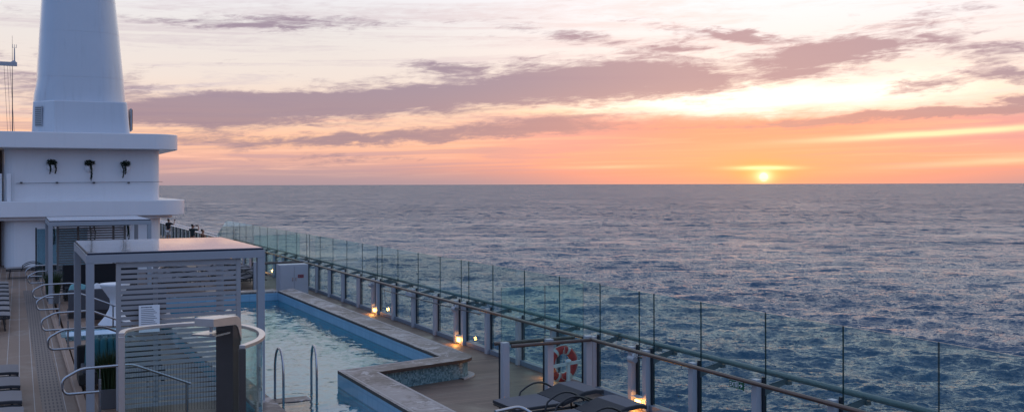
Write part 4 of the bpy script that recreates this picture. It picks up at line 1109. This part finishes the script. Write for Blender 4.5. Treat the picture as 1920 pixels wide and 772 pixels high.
# ------------------------------------------------------------------ mast at the left edge
c = (-1.6, 51.5, 6.66)
ms = thing('signal_mast', 'signal mast yard with whip aerial and halyards at the left edge', 'mast', c)
m = MB(); m.tube([(-1.6, 51.5, 6.66), (-1.6, 51.5, 10.6)], .12, 12); m.build('mast', 'white_paint', ms, c)
m = MB(); m.box(-3.2, -.06, 51.4, 51.6, 9.72, 9.90); m.add([(-.10, 51.45, 9.9), (-.10, 51.55, 9.9), (-.34, 51.55, 9.9), (-.34, 51.45, 9.9), (-.16, 51.48, 10.02), (-.16, 51.52, 10.02)], [(0, 1, 5, 4), (2, 3, 4, 5), (0, 4, 3), (1, 2, 5)]); m.build('yard', 'rail_paint', ms, c, bevel=.01)
m = MB(); m.tube([(-.17, 51.5, 9.9), (-.17, 51.5, 10.55)], [.03, .022], 8); m.tube([(-.26, 51.5, 10.58), (-.08, 51.5, 10.58)], .008, 6)
for x in (-.25, -.17, -.09): m.tube([(x, 51.5, 10.56), (x, 51.5, 10.72)], .012, 6)
m.build('wind_sensor', 'rail_paint', ms, c)
m = MB(); m.tube([(-.26, 51.7, 6.66), (-.26, 51.7, 11.15)], [.028, .006], 6); m.build('whip_aerial', 'cable_dark', ms, c)
for a, b in (((-.60, 9.72), (-.46, 6.66)), ((-.46, 9.72), (-.34, 6.66)), ((-.36, 9.72), (-.18, 6.66))):
    m = MB(); m.tube([(a[0], 51.5, a[1]), (b[0], 51.5, b[1])], .007, 5); m.build('halyard', 'cable_dark', ms, c)

# ------------------------------------------------------------------ people
def skin_body(name, verts, edges, radii, mat, parent, sub=1, root=0):
    me = bpy.data.meshes.new(name); me.from_pydata(verts, edges, []); me.materials.append(MATS[mat])
    o = bpy.data.objects.new(name, me); C.objects.link(o); o.parent = parent
    md = o.modifiers.new('skin', 'SKIN'); md.use_smooth_shade = True
    for i, r in enumerate(radii): me.skin_vertices[0].data[i].radius = (r, r) if not isinstance(r, tuple) else r
    me.skin_vertices[0].data[root].use_root = True
    s = o.modifiers.new('sub', 'SUBSURF'); s.levels = sub; s.render_levels = sub
    return o
def person(loc, rotz, label, arms, hair, shirt, shorts, woman=False, phone=True):
    """faces local +y; arms = ((elbow, hand) left, (elbow, hand) right)"""
    t = thing('person', label, 'person', loc, rotz)
    S = .92 if woman else 1.0
    sh = .175 if woman else .205
    V = [(0, 0, .95), (0, 0, 1.12), (0, .01, 1.30), (0, 0, 1.44), (0, .01, 1.52), (0, .02, 1.58), (0, .03, 1.66), (0, .025, 1.73)]
    Rr = [(.155, .11), (.135, .095), (.16, .11), (.12, .085), (.055, .055), (.065, .075), (.078, .095), (.055, .07)]
    E = [(i, i + 1) for i in range(7)]
    def add(p, r, con):
        V.append(p); Rr.append(r); E.append((con, len(V) - 1)); return len(V) - 1
    for s, (el, ha) in zip((-1, 1), arms):
        a = add((s * sh, 0, 1.42), .058, 3); b = add(el, .044, a); h = add(ha, .032, b)
        d = (Vector(ha) - Vector(el)).normalized()
        p = Vector(ha) + d * .08; k = add(tuple(p), (.030, .016), h)
        for f in range(4):   # fingers, curled round what is held
            q = p + d * (.05 + .012 * (1.5 - abs(f - 1.5))) + Vector((0, .018, (f - 1.5) * .017)); j = add(tuple(q), .009, k); add(tuple(q + Vector((-s * .028, .018, .004))), .008, j)
        th = add(tuple(Vector(ha) + d * .05 + Vector((-s * .025, .02, .03))), .010, h); add(tuple(Vector(ha) + d * .085 + Vector((-s * .03, .03, .045))), .009, th)
    for s in (-1, 1):
        a = add((s * .09, 0, .88), .085, 0); b = add((s * .10, .01, .50), .055, a); k = add((s * .10, -.01, .09), .036, b); f = add((s * .11, .08, .035), (.038, .03), k); add((s * .115, .17, .025), (.034, .02), f)
    V.append((0, .118, 1.645)); Rr.append(.016); E.append((6, len(V) - 1))   # nose
    for s in (-1, 1): V.append((s * .088, .02, 1.65)); Rr.append(.017); E.append((6, len(V) - 1))  # ears
    V = [(x * S, y * S, z * S) for x, y, z in V]
    body = skin_body('body', V, E, Rr, 'skin', t, 2)
    # shirt
    SV = [(0, 0, .93), (0, 0, 1.12), (0, .01, 1.30), (0, 0, 1.44), (0, .0, 1.49)]; SR = [(.17, .125), (.15, .11), (.175, .125), (.13, .10), (.07, .065)]; SE = [(0, 1), (1, 2), (2, 3), (3, 4)]
    if not woman:
        for s, (el, ha) in zip((-1, 1), arms):
            a = len(SV); SV.append((s * sh, 0, 1.42)); SR.append(.075); SE.append((3, a))
            mid = Vector((s * sh, 0, 1.42)).lerp(Vector(el), .75); SV.append(tuple(mid)); SR.append(.066); SE.append((a, a + 1))
    skin_body('shirt', [(x * S, y * S, z * S) for x, y, z in SV], SE, SR, shirt, t, 2)
    KV = [(0, 0, .93), (-.09, 0, .86), (-.105, .01, .56), (.09, 0, .86), (.105, .01, .56)]
    skin_body('shorts', [(x * S, y * S, z * S) for x, y, z in KV], [(0, 1), (1, 2), (0, 3), (3, 4)], [(.17, .125), .105, .095, .105, .095], shorts, t, 2)
    HV = [(0, .0, 1.755), (0, -.045, 1.70), (0, -.06, 1.63)]; HR = [(.075, .08), (.088, .075), (.07, .045)]; HE = [(0, 1), (1, 2)]
    if woman: HV += [(0, -.09, 1.79)]; HR += [.06]; HE += [(1, 3)]
    skin_body('hair', [(x * S, y * S, z * S) for x, y, z in HV], HE, HR, hair, t, 2)
    # face details
    for s in (-1, 1):
        m = MB(); m.lathe([(.001, -.011), (.009, -.006), (.011, 0), (.009, .006), (.001, .011)], (s * .032 * S, .108 * S, 1.675 * S), 8); m.build('eye', 'shirt_black', t)
    m = MB(); m.box(-.025 * S, .025 * S, .103 * S, .112 * S, 1.595 * S, 1.604 * S); m.build('mouth', 'sign_red', t)
    return t
def phone(loc, rotz, label):
    m = MB(); m.box(-.078, .078, -.006, .006, -.04, .04); o = m.build('phone', 'dark_frame', bevel=.003); o.location = loc; o.rotation_euler = (0, 0, rotz)
    tag(o, label, 'phone')
pz = R(-42)
def world(loc, rz, p): return tuple(Vector(loc) + Matrix.Rotation(rz, 3, 'Z') @ Vector(p))
l1 = (9.75, 76.0, 0); person(l1, pz, 'person in a black shirt and white shorts holding a phone up at the far railing', (((-.26, .12, 1.18), (-.10, .34, 1.28)), ((.30, .20, 1.32), (.20, .42, 1.55))), 'hair_dark', 'shirt_black', 'shorts_white')
phone(world(l1, pz, (.17, .50, 1.65)), pz, 'dark phone held up by the person in white shorts')
l2 = (9.72, 64.6, 0); person(l2, pz, 'person in a dark teal shirt raising a phone with both hands at the far railing', (((-.30, .16, 1.40), (-.12, .36, 1.60)), ((.34, .16, 1.42), (.16, .38, 1.62))), 'hair_dark', 'shirt_teal', 'shorts_dark')
phone(world(l2, pz, (.02, .45, 1.66)), pz, 'dark phone held up by the person in the teal shirt')
l3 = (9.62, 60.2, 0); person(l3, R(-70), 'person with tied up brown hair and a dark top leaning at the far railing', (((-.24, .10, 1.15), (-.10, .35, 1.15)), ((.24, .14, 1.15), (.10, .37, 1.15))), 'hair_brown', 'shirt_black', 'shorts_dark', True)

# ------------------------------------------------------------------ sky, sun
SUN_AZ = 40.54; SUN_EL = 3.5
wd = bpy.data.worlds.new('World'); sc.world = wd; wd.use_nodes = True
t = NT(wd.node_tree); bg = wd.node_tree.nodes['Background']
tc = t.new('ShaderNodeTexCoord'); dx, dy, dz = t.sep(tc.outputs['Generated'])
cs, sn = math.cos(R(SUN_AZ)), math.sin(R(SUN_AZ))
az = t.m('MULTIPLY', t.m('ARCTAN2', t.m('SUBTRACT', t.m('MULTIPLY', dx, cs), t.m('MULTIPLY', dy, sn)), t.m('ADD', t.m('MULTIPLY', dx, sn), t.m('MULTIPLY', dy, cs))), 180 / PI)
el = t.m('MULTIPLY', t.m('ARCSINE', dz), 180 / PI)
elp = t.m('MAXIMUM', el, 0.0)
fac = t.m('SQRT', t.m('DIVIDE', elp, 90.0))
def S_(e): return math.sqrt(e / 90)
sun_side = t.ramp(fac, [(0, (.70, .30, .25)), (S_(.7), (.92, .32, .20)), (S_(1.8), (.98, .38, .22)), (S_(3.1), (.92, .40, .28)), (S_(3.9), (.95, .55, .40)), (S_(5), (.96, .72, .56)), (S_(7), (.90, .76, .70)), (S_(10), (.88, .84, .86)),
                        (S_(14), (.88, .90, .93)), (S_(22), (.50, .57, .68)), (S_(50), (.40, .50, .72)), (1, (.40, .52, .78))])
left_side = t.ramp(fac, [(0, (.36, .27, .31)), (S_(.8), (.50, .31, .31)), (S_(1.6), (.74, .40, .32)), (S_(2.6), (.88, .50, .32)), (S_(4), (.84, .60, .47)), (S_(6), (.78, .67, .61)), (S_(8.5), (.74, .69, .67)), (S_(11), (.76, .75, .79)),
                         (S_(16), (.92, .93, .97)), (S_(24), (.62, .67, .79)), (S_(50), (.38, .48, .72)), (1, (.40, .52, .78))])
back_side = t.ramp(fac, [(0, (.13, .28, .55)), (S_(6), (.15, .33, .63)), (S_(15), (.16, .35, .71)), (S_(35), (.21, .39, .77)), (1, (.37, .52, .80))])
aaz = t.m('ABSOLUTE', az)
k1 = t.step(aaz, 4.0, 26.0)
right = t.m('GREATER_THAN', az, 0.0)
k1 = t.m('MULTIPLY', k1, t.mix(right, 1.0, 0.45, 'FLOAT'))
k2 = t.step(aaz, 45.0, 125.0)
col = t.mix(k2, t.mix(k1, sun_side, left_side), back_side)
# the parameters of the clouds: warp, then soft elongated masses at their azimuth and elevation from the sun
uv = t.comb(t.m('MULTIPLY', az, 0.085), t.m('MULTIPLY', el, 0.36), 0.0)
wn = t.noise(uv, 1.0, 7, 0.62, 0.3); wr_, wg_, wb_ = t.sep(wn.outputs[1])
uv2 = t.comb(t.m('MULTIPLY', az, 0.22), t.m('ADD', t.m('MULTIPLY', el, 1.5), t.m('MULTIPLY', az, -0.05)), 3.7)
fn2 = t.noise(uv2, 1.0, 8, 0.66, 0.6)
uv3 = t.comb(t.m('MULTIPLY', az, 0.05), t.m('MULTIPLY', el, 0.9), 9.1)
st3 = t.noise(uv3, 1.0, 8, 0.62, 1.0)
wf = t.noise(t.comb(t.m('MULTIPLY', az, 0.42), t.m('ADD', t.m('MULTIPLY', el, 1.7), t.m('MULTIPLY', az, -0.10)), 1.3), 1.0, 6, 0.68, 0.5); f1_, f2_, f3_ = t.sep(wf.outputs[1])
azw = t.m('ADD', t.m('ADD', az, t.m('MULTIPLY', t.m('SUBTRACT', wr_, 0.5), 9.0)), t.m('MULTIPLY', t.m('SUBTRACT', f1_, 0.5), 4.0))
elw = t.m('ADD', t.m('ADD', el, t.m('MULTIPLY', t.m('SUBTRACT', wg_, 0.5), 2.0)), t.m('MULTIPLY', t.m('SUBTRACT', f2_, 0.5), 0.9))
def blob(a0, e0, ra, re, ang, amp, A=azw, Ee=elw):
    c_, s_ = math.cos(R(ang)), math.sin(R(ang))
    p = t.m('SUBTRACT', A, a0); q = t.m('SUBTRACT', Ee, e0)
    u = t.m('DIVIDE', t.m('ADD', t.m('MULTIPLY', p, c_), t.m('MULTIPLY', q, s_)), ra)
    v = t.m('DIVIDE', t.m('SUBTRACT', t.m('MULTIPLY', q, c_), t.m('MULTIPLY', p, s_)), re)
    d = t.m('ADD', t.m('MULTIPLY', u, u), t.m('MULTIPLY', v, v))
    return t.m('MULTIPLY', t.m('EXPONENT', t.m('MULTIPLY', d, -1.0)), amp)
def total(lst):
    s = lst[0]
    for b in lst[1:]: s = t.m('ADD', s, b)
    return s
CL = [(-29.5, 4.35, 6.8, .85, 1, 1.1), (-24, 4.5, 6, .62, 2, .9), (-17.5, 5.25, 6, .85, 3.5, 1.1), (-9.8, 6.0, 4.8, 1.15, 3, 1.2), (-5.3, 5.7, 3, .65, -6, .8),
      (2.6, 6.8, 4.4, .85, 13, 1.25), (7, 7.7, 4.5, .35, 5, .75), (-.8, 8.3, 2.4, .32, -6, 1.0), (-28.5, 9.1, 7.5, .32, 2.5, .95), (-23.6, 2.6, 9, .30, 2, 1.0), (-12.5, 3.3, 6, .5, 2, .95),
      (8.2, 5.3, 2.4, .4, 4, .8), (12.6, 5.5, 2.0, .7, -18, .9), (-5.3, 7.5, 2.2, .28, -2, .75), (-3.4, 5.8, 1.2, .28, 0, .7), (-18.5, 6.7, 2.4, .24, -3, .75), (-33, 3.55, 2.8, .5, -5, .85), (-24, 1.5, 6, .22, 1, .6),
      (11.0, 3.95, 7, .32, 3, 1.1), (5, 3.45, 9, .28, 3, .7), (-10, 8.6, 5, .35, -5, .65), (-4.5, 9.0, 4, .25, -8, .5), (8.5, 8.9, 4, .3, 6, .45), (11.5, 7.0, 4, .3, -3, .5), (-38, 5.2, 3.5, .6, 4, .6),
      (20, 7, 6, .7, 3, .8), (28, 5, 8, .6, 2, .8), (-48, 6, 9, .8, 1, .8), (-60, 9, 12, 1.0, 0, .8), (40, 12, 14, 1.5, 3, .7), (-20, 17, 14, 1.2, 3, .6), (10, 20, 16, 1.6, 5, .6)]
dens = total([blob(a, e, ra * 1.12, re * 1.22, an, am) for a, e, ra, re, an, am in CL])
dens = t.m('ADD', dens, t.m('MULTIPLY', t.m('SUBTRACT', fn2.outputs[0], 0.5), 1.8))
fn3 = t.noise(t.comb(t.m('MULTIPLY', az, 0.75), t.m('ADD', t.m('MULTIPLY', el, 4.2), t.m('MULTIPLY', az, -0.22)), 6.1), 1.0, 6, 0.66, 0.8)
dens = t.m('ADD', dens, t.m('MULTIPLY', t.m('SUBTRACT', fn3.outputs[0], 0.5), 1.15))
cloud = t.step(dens, 0.24, 1.05)
# thin streaky veil higher up
veil = t.m('MULTIPLY', t.step(t.m('ADD', st3.outputs[0], t.m('MULTIPLY', t.m('SUBTRACT', fn3.outputs[0], .5), .25)), 0.45, 0.66), t.step(el, 2.0, 5.5))
col = t.mix(t.m('MULTIPLY', veil, 0.62), col, t.mix(k1, c4((.86, .66, .62)), c4((.58, .49, .53))))
# bright break above the sun, the glow round the sun, thin lit streaks
gap = t.m('ADD', blob(0.2, 4.7, 7.0, 0.75, 1.5, 1.0), blob(-6.5, 4.55, 5.0, .3, 3, .6))
gap = t.m('ADD', gap, blob(6.5, 5.3, 6.0, .7, 3, .35))
col = t.mix(t.m('MINIMUM', t.m('MULTIPLY', gap, 1.1), 1.0), col, c4((1.30, 1.10, .92)))
deck_ = t.m('MULTIPLY', t.step(elw, 4.15, 3.35), t.step(az, -19.0, -8.0))
deck_c = t.mix(t.step(aaz, 2.0, 13.0), c4((.95, .33, .20)), c4((.72, .31, .30)))
col = t.mix(t.m('MULTIPLY', t.m('MULTIPLY', deck_, t.step(el, 1.2, 2.6)), 0.85), col, deck_c)
low = t.noise(t.comb(t.m('MULTIPLY', az, 0.085), t.m('ADD', t.m('MULTIPLY', el, 2.6), t.m('MULTIPLY', az, -0.045)), 14.2), 1.0, 8, 0.62, 0.7)
lm = t.m('MULTIPLY', t.step(el, .15, 1.0), t.step(el, 5.0, 3.2))
col = t.mix(t.m('MULTIPLY', t.m('MULTIPLY', t.step(low.outputs[0], .52, .36), lm), 0.60), col, t.mix(t.step(aaz, 3, 22), c4((1.0, .41, .25)), c4((.94, .52, .38))))
col = t.mix(t.m('MULTIPLY', t.m('MULTIPLY', t.step(low.outputs[0], .50, .64), lm), 0.55), col, t.mix(t.step(aaz, 3, 22), c4((.86, .33, .25)), c4((.46, .29, .33))))
cl_low = t.mix(t.step(aaz, 4.0, 24.0), c4((.52, .27, .255)), c4((.30, .205, .255)))
cl_hi = t.mix(t.step(aaz, 2.0, 20.0), c4((.40, .235, .27)), c4((.275, .20, .275)))
cl_c = t.mix(t.step(el, 3.0, 6.0), cl_low, cl_hi)
cl_c = t.mix(t.step(aaz, 45, 110), cl_c, c4((.17, .18, .29)))
col = t.mix(t.m('MULTIPLY', cloud, 0.88), col, cl_c)
lit = t.m('ADD', blob(9.3, 2.65, 6.5, .17, 2.6, 1.2, az, t.m('ADD', el, t.m('MULTIPLY', t.m('SUBTRACT', wg_, .5), .35))), blob(-12.5, 4.1, 4.5, .22, 2, .35))
lit = t.m('ADD', lit, blob(12.0, 1.15, 6.0, .18, 3, .4, az, el))
lit = t.m('ADD', lit, blob(-8.5, .98, 3.0, .10, 1, .3, az, el))
col = t.mix(t.m('MINIMUM', lit, 1.0), col, c4((1.0, .76, .44)))
halo = t.m('ADD', blob(0, .75, 3.6, 1.1, 0, .5, az, el), blob(0, .7, 1.5, .5, 0, .6, az, el))
col = t.mix(t.m('MINIMUM', halo, 1.0), col, c4((1.0, .40, .12)))
streak_ = blob(0, .88, 1.5, .115, 0, 1.0, t.m('ADD', az, t.m('MULTIPLY', t.m('SUBTRACT', fn2.outputs[0], .5), 1.2)), el)
col = t.mix(t.m('MINIMUM', streak_, 1.0), col, c4((1.35, 1.02, .50)))
sa_ = t.m('SQRT', t.m('ADD', t.m('MULTIPLY', az, az), t.m('POWER', t.m('SUBTRACT', el, .38), 2.0)))
disc = t.m('MULTIPLY', t.step(sa_, .285, .20), t.step(t.m('ABSOLUTE', t.m('SUBTRACT', el, .235)), 0.0, .035))
col = t.mix(t.m('MULTIPLY', blob(0, .42, .75, .42, 0, .85, az, el), 1.0), col, c4((1.3, .78, .28)))
col = t.mix(blob(0, .40, .36, .30, 0, .9, az, el), col, c4((1.5, 1.15, .62)))
col = t.mix(disc, col, c4((1.6, 1.35, .85)))
# horizon murk, sea colour below the horizon
murk = t.m('MULTIPLY', t.step(el, 1.1, 0.0), t.mix(t.step(aaz, 1.0, 16.0), 0.25, 0.72, 'FLOAT'))
col = t.mix(murk, col, t.mix(t.step(aaz, 1.5, 18.0), c4((.85, .30, .20)), c4((.37, .27, .305))))
col = t.mix(t.step(el, -0.02, -1.5), col, c4((.06, .08, .13)))
# a little Nishita dusk underneath everything
sky = t.new('ShaderNodeTexSky'); sky.sky_type = 'NISHITA'; sky.sun_disc = False; sky.sun_elevation = R(max(SUN_EL, 0.5)); sky.sun_rotation = R(SUN_AZ)
nz = t.new('ShaderNodeVectorMath', operation='SCALE'); t.l.new(sky.outputs[0], nz.inputs[0]); nz.inputs['Scale'].default_value = 0.003
ad_ = t.new('ShaderNodeVectorMath', operation='ADD'); t.l.new(col, ad_.inputs[0]); t.l.new(nz.outputs[0], ad_.inputs[1])
t.l.new(ad_.outputs[0], bg.inputs['Color']); bg.inputs['Strength'].default_value = 1.0

sun = bpy.data.lights.new('sun', 'SUN'); sun.energy = 0.002; sun.angle = R(6); sun.color = (1.0, .50, .25)
so = bpy.data.objects.new('sun', sun); C.objects.link(so)
sdir = Vector((math.sin(R(SUN_AZ)) * math.cos(R(SUN_EL)), math.cos(R(SUN_AZ)) * math.cos(R(SUN_EL)), math.sin(R(SUN_EL))))
so.rotation_euler = sdir.to_track_quat('Z', 'Y').to_euler(); so.location = (60, 70, 30)

# ------------------------------------------------------------------ camera
cam = bpy.data.cameras.new('camera'); co = bpy.data.objects.new('camera', cam); C.objects.link(co)
cam.sensor_width = 36; cam.lens = 35.0; cam.clip_start = 0.1; cam.clip_end = 500000
cam.shift_y = -(386 - 345.6) / 1920
Rm_ = Matrix.Rotation(R(-26.35), 4, 'Z') @ Matrix.Rotation(R(90), 4, 'X') @ Matrix.Rotation(-0.0025, 4, 'Z')
co.matrix_world = Matrix.Translation((0, 0, 4.2)) @ Rm_
sc.camera = co
vs = sc.view_settings; vs.view_transform = 'Standard'; vs.look = 'None'; vs.exposure = 0.2; vs.gamma = 1; vs.use_curve_mapping = False
sc.render.engine = 'CYCLES'; sc.cycles.max_bounces = 8; sc.cycles.transparent_max_bounces = 24; sc.cycles.diffuse_bounces = 3; sc.cycles.glossy_bounces = 4
sc.cycles.sample_clamp_indirect = 6.0; sc.cycles.use_denoising = True
